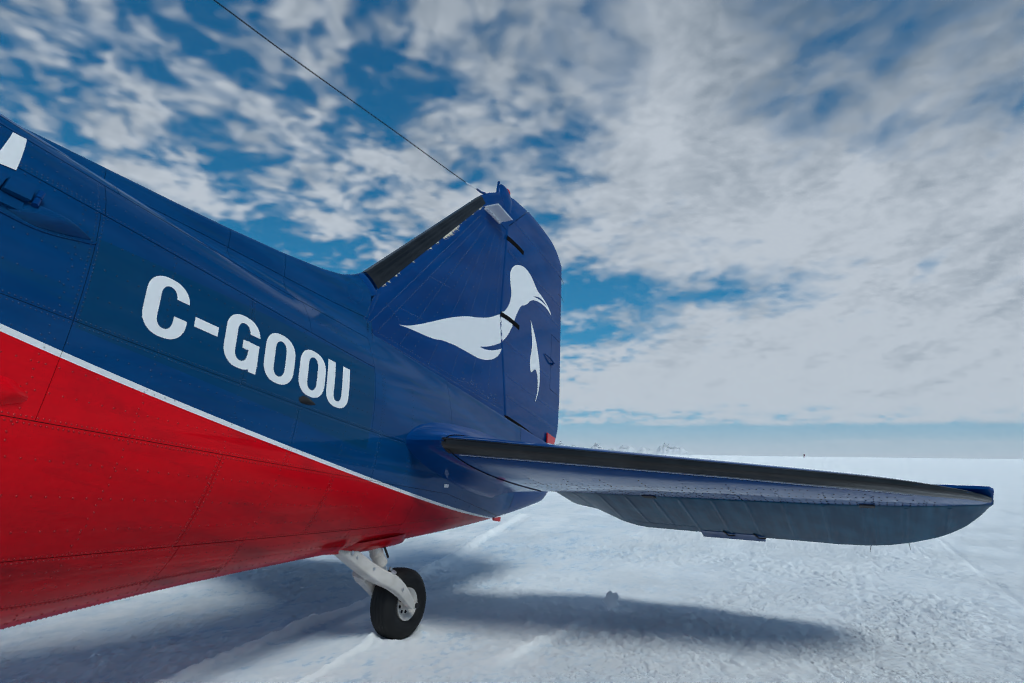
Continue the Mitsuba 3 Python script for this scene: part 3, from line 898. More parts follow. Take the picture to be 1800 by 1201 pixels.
plate_decal(AIR + "__fin__emblem", body_pg, lambda x, z: thick(x, z) + 0.0038, "mat_white")
labels[AIR + "__fin__emblem"] = {"label": "white body and wing of the stylised bird emblem"}

# flat white antenna plate, its bracket, the beacon stub and the wire
put(AIR + "__fin__antenna_plate", cat([bx(0.205, 0.512, -0.212, -0.050, 3.823, 3.832), bx(0.215, 0.50, -0.078, -0.045, 3.800, 3.8225)]), "mat_white", 30)
bolts = [((0.25 + 0.07 * k), -0.0795, 3.811) for k in range(4)]
put(AIR + "__fin__bolts", rivet_mesh(bolts, np.tile([[0, -1.0, 0]], (4, 1)), 0.006, 0.004, 6), "mat_black")
labels[AIR + "__fin__bolts"] = {"kind": "stuff"}
o = np.array([(0.478, 4.19), (0.455, 4.275), (0.497, 4.322), (0.60, 4.352), (0.665, 4.338), (0.74, 4.29), (0.80, 4.30)])
prof = []
for z, x0, x1, w in ((4.10, 0.46, 0.86, 0.050), (4.20, 0.468, 0.83, 0.046), (4.28, 0.475, 0.79, 0.040), (4.34, 0.485, 0.74, 0.034), (4.375, 0.50, 0.69, 0.026), (4.390, 0.53, 0.65, 0.012)):
    a2 = np.arange(20) * 2 * np.pi / 20
    prof.append(np.stack([(x0 + x1) / 2 + (x1 - x0) / 2 * np.cos(a2), w * np.sin(a2), np.full(20, z)], -1))
v, f = grid_mesh(np.stack(prof, 1), wrap_u=True)
v = np.vstack([v, [[0.59, 0, 4.393]]])
f = np.vstack([f, np.stack([np.arange(20) * 6 + 5, (np.roll(np.arange(20), -1)) * 6 + 5, np.full(20, len(v) - 1)], -1)])
v[:, 2] -= 0.055
put(AIR + "__fin__light_fairing", (v, f), "mat_blue", 45)
m = trimesh.creation.icosphere(3, 1.0); vv = np.array(m.vertices) * [0.055, 0.028, 0.040] + [0.655, 0, 4.312]
put(AIR + "__fin__beacon", (vv, np.array(m.faces)), "mat_red", True)
put(AIR + "__fin__post", bx(0.452, 0.470, -0.010, 0.010, 4.15, 4.325), "mat_blue")
w0 = np.array([0.235, 0, 4.02]); 
wp = np.array([(0.245, 0, 4.015), (0.213, 0, 3.999), (0.081, 0, 3.973), (-0.155, 0, 3.907), (-1.159, 0, 3.696), (-2.374, 0, 3.435), (-2.922, 0, 3.33), (-6.5, 0, 2.62), (-9.6, 0, 2.05)])
put(AIR + "__antenna_wire", tube(spline(wp[2:], 8, False), 0.0042, 6), "mat_black", True)
put(AIR + "__antenna_wire__insulator", tube([(-0.12, 0, 3.915), (0.0, 0, 3.947), (0.085, 0, 3.974)], 0.006, 8), "mat_white", True)
put(AIR + "__antenna_wire__fitting", tube([(0.075, 0, 3.972), (0.16, 0, 3.987), (0.24, 0, 4.02)], [0.008, 0.011, 0.014], 8), "mat_blue", True)

# ------------------------------------------------------------------ rudder
TE_Z = np.array([1.945, 2.12, 2.508, 4.179]); TE_X = np.array([2.502, 2.544, 2.503, 2.176])


def rud_right(z):
    te = np.interp(z, TE_Z, TE_X)
    top = np.interp(z, [4.10, 4.179, 4.214, 4.30, 4.362, 4.39], [2.19, 2.176, 2.131, 2.0, 1.831, 1.49])
    bot = np.interp(z, [1.845, 1.90, 1.945], [2.14, 2.36, 2.502])
    return np.where(z > 4.12, top, np.where(z < 1.945, bot, te))


def rud_left(z):
    return np.where(z < 3.885, hinge_x(z) + 0.004, np.interp(z, [3.885, 3.90, 4.37, 4.39], [0.647, 0.715, 1.14, 1.44]))


def rud_t(x, z):
    l, r = hinge_x(z), rud_right(z)
    u = np.clip((x - l) / (r - l), 0, 1)
    nose = np.sqrt(np.clip(np.clip((x - hinge_x(z) - 0.004) / 0.030, 0, 1) * (2 - np.clip((x - hinge_x(z) - 0.004) / 0.030, 0, 1)), 0, 1))
    top = np.clip((4.392 - z) / 0.16, 0, 1)
    return ((0.095 - 0.020 * (z - 1.84)) * 0.90 * (1 - u) * (0.72 + 0.28 * nose) + 0.004) * np.sqrt(top * (2 - top) + 0.002)


TAB = (2.52, 3.19)  # height range of the trim tab


def tab_x(z):
    return np.interp(z, [2.40, 2.52, 3.19, 3.3], [2.205, 2.187, 2.085, 2.07])


def slab(zrows, left, right, nx, yfun, power=1.0, lift=0.0):
    t = np.linspace(0, 1, nx) ** power
    X = left[:, None] + (right - left)[:, None] * t[None]
    Z = np.broadcast_to(zrows[:, None], X.shape)
    Y = yfun(X, Z) + lift
    A, B = np.stack([X, -Y, Z], -1), np.stack([X, Y, Z], -1)
    W = np.concatenate([A[:, ::-1], B], 1)
    v, f = grid_mesh(W, flip=True)
    return cat([(v, f), grid_mesh(np.stack([B[:, -1], A[:, -1]], 1), flip=True), grid_mesh(np.stack([A[-1], B[-1]], 1)), grid_mesh(np.stack([B[0], A[0]], 1))])


zlow, zmid, ztop = np.linspace(1.872, TAB[0] - 0.004, 24), np.linspace(TAB[0] - 0.003, TAB[1] + 0.003, 30), np.concatenate([np.linspace(TAB[1] + 0.004, 3.88, 28), np.linspace(3.89, 4.388, 30)])
zall = np.concatenate([zlow, zmid, ztop])
right = rud_right(zall)
right = np.where((zall > TAB[0] - 0.0035) & (zall < TAB[1] + 0.0035), tab_x(zall) - 0.004, right)
put(AIR + "__rudder", slab(zall, rud_left(zall), right, 46, rud_t, 1.4), "mat_blue", 40)
zt_ = np.linspace(TAB[0] + 0.004, TAB[1] - 0.004, 20)
put(AIR + "__rudder__trim_tab", slab(zt_, tab_x(zt_) + 0.004, rud_right(zt_), 8, rud_t), "mat_blue", 40)
rud_win = Polygon([(4, 1), (4, 4.4)] + [(x + 0.005, z) for z, x in HINGE[::-1]])
head_pg = Polygon(spline(HEAD, 5)).buffer(0).difference(Polygon(spline(SLIT, 4)).buffer(0)).intersection(rud_win)
plate_decal(AIR + "__rudder__emblem", head_pg, lambda x, z: rud_t(x, z) + 0.0016, "mat_white", 0.03)
plate_decal(AIR + "__rudder__emblem", Polygon(spline(FLIP, 5)).buffer(0), lambda x, z: rud_t(x, z) + 0.0016, "mat_white", 0.05)
labels[AIR + "__rudder__emblem"] = {"label": "white head, neck and beak of the stylised bird emblem"}
labels[AIR + "__rudder__emblem_001"] = {"label": "long white flipper of the bird emblem on the rudder"}
# dark strips laid on the skin, painting the shade inside the hinge slots
for (x0, z0, x1, z1, w) in ((0.678, 3.745, 1.115, 3.785, 0.026), (0.758, 2.862, 1.215, 2.90, 0.026), (1.11, 1.865, 2.02, 1.855, 0.010)):
    tx = np.linspace(0, 1, 16)
    X = x0 + (x1 - x0) * tx; Z = z0 + (z1 - z0) * tx + 0.010 * np.sin(tx * np.pi)
    rows = [np.stack([X, -(np.where(X < hinge_x(Z) + 0.01, 0.075, rud_t(X, Z)) + 0.0032), Z + dz], -1) for dz in (-w, w)]
    put(AIR + "__rudder__slot_shade", grid_mesh(np.stack(rows, 1)), "mat_dark", True)
# rib tapes of the rudder skin
for zk in (4.02, 3.62, 3.35, 2.62, 2.28, 2.07):
    tx = np.linspace(0.02, 0.97, 20)
    l, r = float(hinge_x(zk)) + 0.05, float(rud_right(zk)) - 0.02
    if TAB[0] < zk < TAB[1] + 0.1:
        r = float(tab_x(zk)) - 0.01
    X = l + (r - l) * tx; Z = zk + 0.03 * tx
    rows = [np.stack([X, -(rud_t(X, Z) + o_), Z + dz], -1) for dz, o_ in ((-0.016, 0.0002), (-0.010, 0.0014), (0.010, 0.0014), (0.016, 0.0002))]
    put(AIR + "__rudder__rib_tape", grid_mesh(np.stack(rows, 1)), "mat_blue", True)
# trim-tab actuator horn
put(AIR + "__rudder__trim_tab_rod", tube([(1.93, -0.034, 2.875), (2.05, -0.050, 2.862), (2.165, -0.052, 2.842)], [0.006, 0.009, 0.012], 10), "mat_blue", True)
put(AIR + "__rudder__tab_hinge", bx(2.160, 2.182, -0.040, -0.012, 2.822, 2.848), "mat_blue")
for xa, za_ in ((2.205, 4.03), (2.255, 3.79)):
    put(AIR + "__rudder__static_wick", tube([(xa - 0.10, -0.006, za_ - 0.01), (xa, -0.004, za_), (xa + 0.10, 0.002, za_ - 0.03)], [0.004, 0.003, 0.0018], 6), "mat_black", True)
put(AIR + "__rudder__tail_plate", cat([bx(2.21, 2.22, -0.03, 0.0, 1.86, 1.98)]) if False else (np.array([(2.205, -0.045, 1.985), (2.495, -0.012, 1.995), (2.478, -0.012, 1.915), (2.225, -0.045, 1.870), (2.205, -0.030, 1.985), (2.495, 0.003, 1.995), (2.478, 0.003, 1.915), (2.225, -0.030, 1.870)]),
    np.array([[0, 3, 2, 1], [4, 5, 6, 7], [0, 1, 5, 4], [1, 2, 6, 5], [2, 3, 7, 6], [3, 0, 4, 7]])), "mat_red")
labels[AIR + "__rudder__tail_plate"] = {"label": "small red plate at the foot of the rudder"}

# ------------------------------------------------------------------ stabiliser and elevator (port = -1, starboard = +1)
HX = 0.965


def stab_le(y):
    return np.interp(y, [0.0, 0.62, 3.30, 3.45, 3.60, 3.75, 3.88, 3.98, 4.035, 4.052], [-0.875, -0.675, 0.245, 0.310, 0.392, 0.492, 0.600, 0.715, 0.810, 0.93])


def mid_z(x, y):
    return 1.140 + 0.020 * (x + 0.66) - 0.030 * (np.asarray(y) - 0.62) / 3.4


def stab_t(x, y):
    le = stab_le(y)
    c = np.maximum(1.86 - le, 0.3)
    u = np.clip((x - le) / c, 0, 1)
    prof = 5 * (0.2969 * np.sqrt(u) - 0.126 * u - 0.3516 * u**2 + 0.2843 * u**3 - 0.1015 * u**4)
    tc = np.interp(y, [0.5, 3.0, 3.6, 4.05], [0.094, 0.088, 0.075, 0.045])
    return prof * c * tc * np.interp(y, [3.3, 3.8, 4.0, 4.05], [1, 0.92, 0.7, 0.3])


def stab_part(side, ys, x_of, nx, lift, key, mat, boot=False):
    """Skin round the nose, from the hinge below to the hinge above. x_of(y) gives the rearmost x."""
    t = np.linspace(-1, 1, 2 * nx - 1)
    P = np.empty((len(ys), len(t), 3))
    for i, y in enumerate(ys):
        le, xr = stab_le(y), x_of(y)
        ww = np.where(t > 0, 0.09, 1.0) if boot else 1.0
        x = le + (xr - le) * ww * np.abs(t) ** 1.8
        tube_ = 0.55 + 0.45 * np.cos(np.abs(t) * 2.2 * np.pi) ** 2 if boot else 1.0
        h = stab_t(x, y) + (lift if not boot else lift * (1 - np.abs(t) ** 8) * tube_ + 0.0015)
        zz = mid_z(x, y) + np.sign(t) * h
        xx = x - (lift * (1.3 * np.exp(-((np.abs(t) - 0.26) / 0.12) ** 2)) if boot else 0.0)
        P[i] = np.stack([xx, np.full_like(x, side * y), zz], -1)
    v, f = grid_mesh(P, flip=side > 0)
    ms = [(v, f)]
    if not boot:
        ms.append(grid_mesh(np.stack([P[:, 0], P[:, -1]], 1), flip=side < 0))
        ms.append(grid_mesh(np.stack([P[-1, :nx], P[-1, nx - 1:][::-1]], 1), flip=side > 0))
    put(key, cat(ms), mat, 55)


def el_te(y):
    return np.interp(y, [0.80, 0.83, 1.02, 1.20, 1.30, 1.41, 1.91, 2.46, 2.73, 3.08, 3.30, 3.45, 3.58, 3.68, 3.77, 3.85, 3.93, 4.00, 4.045, 4.058],
                     [1.36, 1.40, 1.487, 1.745, 1.815, 1.85, 1.865, 1.89, 1.892, 1.902, 1.878, 1.83, 1.756, 1.68, 1.60, 1.50, 1.363, 1.18, 1.013, 0.93])


DROOP = math.radians(14.0)
CD, SD = math.cos(DROOP), math.sin(DROOP)


def el_point(x, y, h):
    """From the undeflected elevator (x, y, height above its middle) to its drooped place about the hinge."""
    dx = (x - HX)
    z0 = mid_z(HX, y)
    return HX + dx * CD - h * SD * -1 * 0 + h * SD, z0 - dx * SD + h * CD


def el_half(x, y):
    c = np.maximum(el_te_flat(y) - HX, 0.05)
    h0 = stab_t(HX, np.minimum(y, 4.02)) * 0.96 + 0.004
    u = np.clip((x - HX) / c, -1, 1)
    aft = h0 * (1 - np.clip(u, 0, 1)) + 0.003
    fwdn = np.sqrt(np.clip(1 - (np.clip(-u * c, 0, 1) / 0.052) ** 2, 0, 1))
    return np.where(x >= HX, aft, (h0 + 0.003) * fwdn + 0.0005)


def el_te_flat(y):
    return HX + (el_te(y) - HX) / CD


TABY = (1.275, 1.885); TABC = 0.155


def el_mesh(side, ys, x0, x1, nx, lift=0.0):
    t = np.linspace(0, 1, nx)
    X = x0(ys)[:, None] + (x1(ys) - x0(ys))[:, None] * t[None]
    Y = np.broadcast_to(ys[:, None], X.shape)
    h = el_half(X, Y)
    U, L = el_point(X, Y, h + lift), el_point(X, Y, -h - lift)
    A = np.stack([U[0], side * Y, U[1]], -1); B = np.stack([L[0], side * Y, L[1]], -1)
    W = np.concatenate([A[:, ::-1], B], 1)
    return cat([grid_mesh(W, flip=side < 0), grid_mesh(np.stack([B[:, -1], A[:, -1]], 1), flip=side < 0), grid_mesh(np.stack([A[0], B[0]], 1), flip=side < 0), grid_mesh(np.stack([B[-1], A[-1]], 1), flip=side < 0)])


def horizontal_tail(side):
    ys = np.concatenate([np.linspace(0.62, 3.3, 60), np.linspace(3.33, 4.05, 36)])
    stab = put  # noqa
    key = AIR + "__stabilizer" if AIR + "__stabilizer" not in scene else AIR + "__stabilizer_001"
    stab_part(side, ys, lambda y: HX - 0.006 if y < 4.0 else max(float(stab_le(y)) + 0.02, HX - 0.03), 40, 0.0, key, "mat_blue")
    yb_ = np.concatenate([np.linspace(0.635, 3.3, 70), np.linspace(3.33, 4.035, 36)])
    bw = lambda y: float(stab_le(y)) + np.interp(y, [0.6, 2.5, 3.3, 3.7, 4.04], [0.122, 0.112, 0.130, 0.15, 0.10])
    stab_part(side, yb_, bw, 22, 0.006, key + "__deicing_boot", "mat_boot", True)
    # thin pale strip behind the boot, below: a painted edge highlight
    tl = np.array([(bw(y) + 0.012, side * y, mid_z(bw(y) + 0.012, y) - stab_t(bw(y) + 0.012, y) - 0.0008) for y in np.linspace(0.70, 3.6, 60)])
    put(key + "__edge_glint", tube(tl, 0.0022, 5), "mat_glint", True)
    # root fairing between the fuselage and the stabiliser
    foot = np.array([(1.00, 1.62), (0.55, 1.575), (0.10, 1.495), (-0.25, 1.41), (-0.48, 1.325), (-0.60, 1.255), (-0.665, 1.19), (-0.685, 1.145), (-0.665, 1.10), (-0.58, 1.062), (-0.40, 1.022), (-0.10, 0.990), (0.30, 0.972), (0.70, 0.980), (1.00, 1.005)])
    fo = spline(foot, 5, False)
    k = len(fo)
    half = k // 2
    sidx = np.linspace(-1, 1, k)
    le = float(stab_le(0.62))
    xx = le + (HX - 0.006 - le) * np.abs(sidx) ** 1.7
    root = np.stack([xx, np.full(k, 0.66), mid_z(xx, 0.66) - np.sign(sidx) * (stab_t(xx, 0.66) + 0.003)], -1)
    fp = np.stack([fo[:, 0], np.maximum(-skin_y(fo[:, 0], fo[:, 1]) - 0.004, 0.02), fo[:, 1]], -1)
    ctrl = np.stack([0.35 * fp[:, 0] + 0.65 * root[:, 0], fp[:, 1] + 0.16 * (root[:, 1] - fp[:, 1]), 0.12 * fp[:, 2] + 0.88 * root[:, 2]], -1)
    t = np.linspace(0, 1, 22)[None, :, None]
    G = (1 - t) ** 2 * fp[:, None] + 2 * t * (1 - t) * ctrl[:, None] + t**2 * root[:, None]
    G = G * np.array([1, side, 1])
    put(key + "__root_fairing", grid_mesh(G, flip=side < 0), "mat_blue", True)
    put(key + "__root_joint", tube(root * np.array([1, side, 1]) + [0, side * 0.001, 0], 0.0035, 6), "mat_dark", True)
    if side < 0:
        rp = []
        for y in np.arange(0.80, 3.75, 0.047):
            for x, st_ in ((0.93, 1), (0.885, 1), (0.80, 1), (0.70, 2), (0.60, 1), (0.50, 2), (0.38, 1)):
                if x > stab_le(y) + 0.25 and (st_ == 1 or int(y / 0.047) % 2 == 0):
                    rp.append((x + rng.normal(0, 0.002), y + (0.012 if st_ == 2 else 0)))
        for y in np.arange(0.95, 3.9, 0.30):
            for x in np.arange(max(float(stab_le(y)) + 0.30, 0.15), 0.9, 0.085):
                rp.append((x, y))
        for y in np.arange(0.72, 3.6, 0.030):
            rp.append((bw(y) + 0.03, y))
        rp = np.array(rp)
        RP = np.stack([rp[:, 0], side * rp[:, 1], mid_z(rp[:, 0], rp[:, 1]) - stab_t(rp[:, 0], rp[:, 1])], 1)
        put(key + "__rivets", rivet_mesh(RP, np.tile([[0, 0, -1.0]], (len(RP), 1)), 0.0060, 0.0040), "mat_dark", True)
        labels[key + "__rivets"] = {"kind": "stuff"}
        # skin joints below
        for y in (1.30, 2.52, 3.30):
            jx = np.linspace(max(float(stab_le(y)) + 0.42, 0.2), 0.955, 10)
            put(key + "__skin_joint", tube(np.stack([jx, np.full(10, side * y), mid_z(jx, y) - stab_t(jx, y) + 0.0008], 1), 0.0009, 5), "mat_dark", True)
        for y in (1.685, 3.305):
            put(key + "__hinge_bracket", bx(0.90, 1.02, side * (y - 0.05), side * (y + 0.05), float(mid_z(0.965, y) - stab_t(0.965, y)) - 0.012, float(mid_z(0.965, y) - stab_t(0.965, y)) + 0.03), "mat_black")
    # elevator
    ek = AIR + "__elevator" if AIR + "__elevator" not in scene else AIR + "__elevator_001"
    ys = np.unique(np.concatenate([np.linspace(0.815, 3.4, 90), np.linspace(3.42, 4.055, 40), [TABY[0] - 0.0051, TABY[0] - 0.005, TABY[1] + 0.005, TABY[1] + 0.0051]]))
    nosex = lambda y: np.where(y > 3.56, HX - np.clip((y - 3.56) * 40, 0.05, 0.36) * np.clip((4.075 - y) * 30, 0.25, 1), HX - 0.05)
    rear = lambda y: np.where((y > TABY[0] - 0.00505) & (y < TABY[1] + 0.00505), el_te_flat(y) - TABC, el_te_flat(y))
    put(ek, el_mesh(side, ys, lambda y: np.full_like(y, HX - 0.05), rear, 40), "mat_fabric", 40)
    # horn balance at the tip, standing above the stabiliser because the elevator droops
    yh = np.linspace(3.28, 4.045, 30)
    hx0 = HX - 0.24 * np.clip((yh - 3.22) / 0.10, 0.2, 1) * np.clip((4.075 - yh) / 0.04, 0.3, 1) ** 0.5
    t = np.linspace(0, 1, 10)
    X = hx0[:, None] + (HX - 0.03 - hx0)[:, None] * t[None]; Yh = np.broadcast_to(yh[:, None], X.shape)
    hh = 0.010 + 0.012 * np.sin(np.clip(t, 0, 1) * np.pi / 2)[None] + 0 * X
    U, Lw = el_point(X, Yh, hh), el_point(X, Yh, -hh)
    A_, B_ = np.stack([U[0], side * Yh, U[1] - 0.004], -1), np.stack([Lw[0], side * Yh, Lw[1] - 0.004], -1)
    W = np.concatenate([A_[:, ::-1], B_], 1)
    put(ek + "__horn_balance", cat([grid_mesh(W, flip=side < 0), grid_mesh(np.stack([A_[0], B_[0]], 1), flip=side < 0), grid_mesh(np.stack([B_[-1], A_[-1]], 1), flip=side < 0)]), "mat_blue", 40)
    yt = np.linspace(TABY[0], TABY[1], 20)
    put(ek + "__trim_tab", el_mesh(side, yt, lambda y: el_te_flat(y) - TABC + 0.008, lambda y: el_te_flat(y), 6), "mat_fabric", 40)
    if side < 0:
        yt = np.linspace(1.915, 2.465, 20)
        put(ek + "__fixed_tab", el_mesh(side, yt, lambda y: el_te_flat(y) - 0.06, lambda y: el_te_flat(y) + 0.105 - 0.04 * (y - 1.9), 6, 0.0035), "mat_blue", 40)
        for y in (2.16, 2.42):
            put(ek + "__tab_bracket", tube([(el_point(el_te_flat(y) - 0.10, y, -0.014)[0], side * (y - 0.03), el_point(el_te_flat(y) - 0.10, y, -0.014)[1]), (el_point(el_te_flat(y) - 0.02, y, -0.018)[0], side * y, el_point(el_te_flat(y) - 0.02, y, -0.018)[1]),
                                                   (el_point(el_te_flat(y) - 0.02, y, -0.016)[0], side * (y + 0.06), el_point(el_te_flat(y) - 0.01, y, -0.016)[1])], 0.006, 6), "mat_black", True)
        for y in (0.985, 1.225, 1.465, 1.70, 1.925, 2.195, 2.455, 2.73, 3.01, 3.275, 3.345, 3.55, 3.81):
            x1 = float(el_te_flat(y)) - 0.02 - (TABC if TABY[0] < y < TABY[1] else 0)
            X = np.linspace(HX + 0.04, x1, 22)
            rows = []
            for dy, o_ in ((-0.019, 0.0002), (-0.012, 0.0016), (-0.004, 0.0032), (0.004, 0.0032), (0.012, 0.0016), (0.019, 0.0002)):
                yy = np.full_like(X, y + dy)
                px_, pz_ = el_point(X, yy, -el_half(X, yy) - o_)
                rows.append(np.stack([px_, side * yy, pz_], -1))
            put(ek + "__rib_tape", grid_mesh(np.stack(rows, 1), flip=False), "mat_fabric", True)
        for y in (3.30, 3.57):
            x1 = float(el_te_flat(y))
            q0, q1, q2 = el_point(x1 - 0.05, y, 0.004), el_point(x1 + 0.02, y, 0.004), el_point(x1 + 0.12, y, -0.014)
            put(ek + "__static_wick", tube([(q0[0], side * y, q0[1]), (q1[0], side * y, q1[1]), (q2[0], side * (y + (0.012 if y > 3.4 else -0.012)), q2[1])], [0.004, 0.003, 0.0016], 6), "mat_black", True)


horizontal_tail(-1)
horizontal_tail(1)

# ------------------------------------------------------------------ tail wheel
GK = AIR + "__tail_wheel"
tyre = [(0.115, -0.070), (0.150, -0.098), (0.190, -0.108), (0.225, -0.100), (0.250, -0.078)]
tread = []
for k, yy in enumerate(np.linspace(-0.066, 0.066, 34)):
    groove = 0.004 if min(abs(abs(yy) - 0.045), abs(abs(yy) - 0.016)) < 0.0035 else 0.0
    tread.append((0.2655 - 1.6 * yy * yy - groove, yy))
prof = tyre + tread + [(r, -y) for r, y in tyre[::-1]]
v, f = lathe(prof, (0, 0, RW), 96)
v[:, 2] = np.where(v[:, 2] < 0.012, 0.012 + (v[:, 2] - 0.012) * 0.25, v[:, 2])
putw(GK + "__tyre", (v, f), "mat_tyre", 40)
hub = [(0.0, -0.075), (0.035, -0.078), (0.040, -0.060), (0.075, -0.056), (0.085, -0.066), (0.108, -0.085), (0.122, -0.088), (0.124, -0.070), (0.118, 0.0), (0.124, 0.070), (0.122, 0.088), (0.085, 0.07), (0.0, 0.07)]
putw(GK + "__hub", lathe(hub, (0, 0, RW), 48), "mat_gear", 35)
holes = []
for k in range(8):
    a_ = k * math.pi / 4 + 0.2
    c = np.array([0.062 * math.cos(a_), -0.0595, RW + 0.062 * math.sin(a_)])
    holes.append(lathe([(0.0, 0.0), (0.013, 0.0), (0.013, 0.004)], c, 14))
putw(GK + "__hub_holes", cat(holes), "mat_dark")
labels[GK + "__hub_holes"] = {"kind": "stuff"}
# fork: one cast body from the pivot, splitting into two arms down to the axle
c = np.array([(-0.772, 0.0, 0.816), (-0.634, 0.0, 0.726), (-0.508, -0.010, 0.639), (-0.420, -0.040, 0.572), (-0.345, -0.088, 0.520), (-0.262, -0.125, 0.475), (-0.166, -0.145, 0.398), (-0.091, -0.150, 0.323), (-0.030, -0.150, 0.262)])
cp = spline(c, 6, False)
k = np.linspace(0, 1, len(cp))
r1 = np.interp(k, [0, 0.35, 0.62, 0.82, 1.0], [0.050, 0.052, 0.055, 0.042, 0.026])
r2 = np.interp(k, [0, 0.35, 0.62, 0.85, 1.0], [0.062, 0.062, 0.048, 0.030, 0.021])
putw(GK + "__fork", tube(cp, r1, 48, r2, sq=0.36), "mat_gear", 38)
c2 = np.where(cp[:, :1] > -0.55, cp * [1, -1, 1], cp)
putw(GK + "__fork_arm", tube(cp[20:] * [1, -1, 1], r1[20:] * 0.98, 40, r2[20:] * 0.98, sq=0.36), "mat_gear", 38)
putw(GK + "__axle", tube([(0, -0.172, RW), (0, 0.172, RW)], 0.026, 20), "mat_gear", 40)
putw(GK + "__axle_nut", tube([(0, -0.188, RW), (0, -0.1725, RW)], 0.022, 6), "mat_black")
putw(GK + "__fork_cap", tube([(-0.268, -0.160, 0.556), (-0.276, -0.140, 0.535)], 0.026, 20, 0.016), "mat_steel", 40)
st = np.array([(-0.420, 0.0, 0.87), (-0.349, 0.0, 0.758), (-0.240, 0.0, 0.592)])
putw(GK + "__shock_strut", tube(np.array([st[0], st[1], 0.5 * st[1] + 0.5 * st[2], 0.48 * st[1] + 0.52 * st[2], st[2]]), [0.048, 0.048, 0.048, 0.051, 0.051], 24), "mat_gear", 40)
putw(GK + "__piston", tube([st[2], st[2] + [0.020, -0.01, -0.035], st[2] + [0.030, -0.02, -0.065]], [0.028, 0.028, 0.022], 16), "mat_steel", 40)
putw(GK + "__hose", tube([(-0.310, -0.045, 0.80), (-0.245, -0.045, 0.70), (-0.205, -0.04, 0.640)], 0.009, 8), "mat_black", True)
for q, d_, r_ in (((-0.640, -0.062, 0.730), (0, -1, 0), 0.016), ((-0.585, -0.060, 0.690), (0, -1, 0), 0.010), ((-0.430, -0.088, 0.592), (0, -1, 0), 0.014), ((-0.215, -0.072, 0.560), (0, -1, 0), 0.015), ((-0.200, -0.182, 0.420), (0.2, -1, 0), 0.009)):
    q, d_ = np.array(q), np.array(d_, float)
    putw(GK + "__bolt", tube([q, q + 0.012 * d_], r_, 6), "mat_steel", 30)
for f_ in (0.04, 0.48, 0.96):
    q = st[1] + f_ * (st[2] - st[1]); e_ = (st[2] - st[1]) / np.linalg.norm(st[2] - st[1])
    putw(GK + "__strut_band", tube([q - 0.006 * e_, q + 0.006 * e_], 0.0545, 28), "mat_gear", 40)
e_ = np.array([(-0.205, 0.03, 0.585), (-0.225, 0.0, 0.545), (-0.262, -0.05, 0.535)])
putw(GK + "__strut_lug", tube(e_, [0.018, 0.024, 0.020], 14), "mat_steel", True)
# red fairing round the strut well
w = []
for xk, hw, dz in ((-0.95, 0.02, 0.0), (-0.85, 0.085, 0.012), (-0.70, 0.125, 0.026), (-0.52, 0.135, 0.034), (-0.34, 0.125, 0.036), (-0.20, 0.10, 0.034), (-0.11, 0.06, 0.028), (-0.085, 0.01, 0.0)):
    zk = float(fus(xk)[0])
    t = np.linspace(-1, 1, 15)
    w.append(np.stack([np.full(15, xk), hw * t, zk + 0.055 * np.abs(t) ** 2 - dz * (1 - np.abs(t) ** 2.2) + 0.006 * np.abs(t)], -1))
put(AIR + "__fuselage__strut_fairing", grid_mesh(np.stack(w, 0), flip=True), "mat_fuselage", True)
put(AIR + "__fuselage__drain_mast", (np.array([(1.28, -0.010, 0.86), (1.42, -0.010, 0.89), (1.42, -0.010, 0.845), (1.30, -0.010, 0.835), (1.28, 0.010, 0.86), (1.42, 0.010, 0.89), (1.42, 0.010, 0.845), (1.30, 0.010, 0.835)]),
                                      np.array([[0, 3, 2, 1], [4, 5, 6, 7], [0, 1, 5, 4], [1, 2, 6, 5], [2, 3, 7, 6], [3, 0, 4, 7]])), "mat_red")

# ------------------------------------------------------------------ snow


def axis_lines(lo, hi, step, ratio, far):
    core = np.arange(lo, hi + step / 2, step)
    out, s_ = [core[-1]], step
    while out[-1] < far:
        s_ *= ratio; out.append(out[-1] + s_)
    left, s_ = [core[0]], step
    while left[-1] > -far:
        s_ *= ratio; left.append(left[-1] - s_)
    return np.concatenate([left[:0:-1], core, out[1:]])


gx, gy = axis_lines(-2.2, 6.6, 0.022, 1.055, 40000.0), axis_lines(-4.2, 3.2, 0.022, 1.055, 40000.0)
X, Y = np.meshgrid(gx, gy, indexing="ij")
R = np.hypot(X - CAM[0], Y - CAM[1])
nearw = np.clip(1 - (R - 8) / 40, 0, 1)


def n2(x, y, s, seed, oct=4):
    return meshkit.fbm(np.stack([x * s, y * s, 0 * x + seed], -1), oct, seed) - 0.5


Z = 0.030 * n2(X, Y, 0.35, 3, 3) * np.clip(1 - (R - 60) / 300, 0, 1)
Z += nearw * (0.022 * n2(X, Y * 1.3, 1.6, 5, 4) + 0.020 * n2(X, Y, 5.0, 6, 4))
Z += 0.050 * n2(X, Y * 2.2, 0.28, 51, 4) * np.clip((R - 4) / 6, 0, 1) * np.clip(1 - (R - 150) / 300, 0, 1)
wx, wy = X + 0.06 * n2(X, Y, 4, 14), Y + 0.06 * n2(X, Y, 4, 15)
rough = np.clip(0.5 + 3.0 * n2(X, Y, 0.8, 9, 3), 0.1, 1)
Z += nearw * rough * 0.085 * np.abs(n2(wx, wy * 1.4, 8.0, 8, 5))
Z += nearw * np.clip(2.5 * n2(X, Y, 0.55, 19, 3) + 0.25, 0, 1) * 0.085 * np.maximum(n2(wx, wy * 1.6, 13.0, 18, 4), 0)
Z += nearw * (0.022 * n2(X, Y * 1.5, 22.0, 10, 4) + 0.016 * np.maximum(n2(X, Y, 15.0, 20, 3), 0)) * (0.4 + rough)


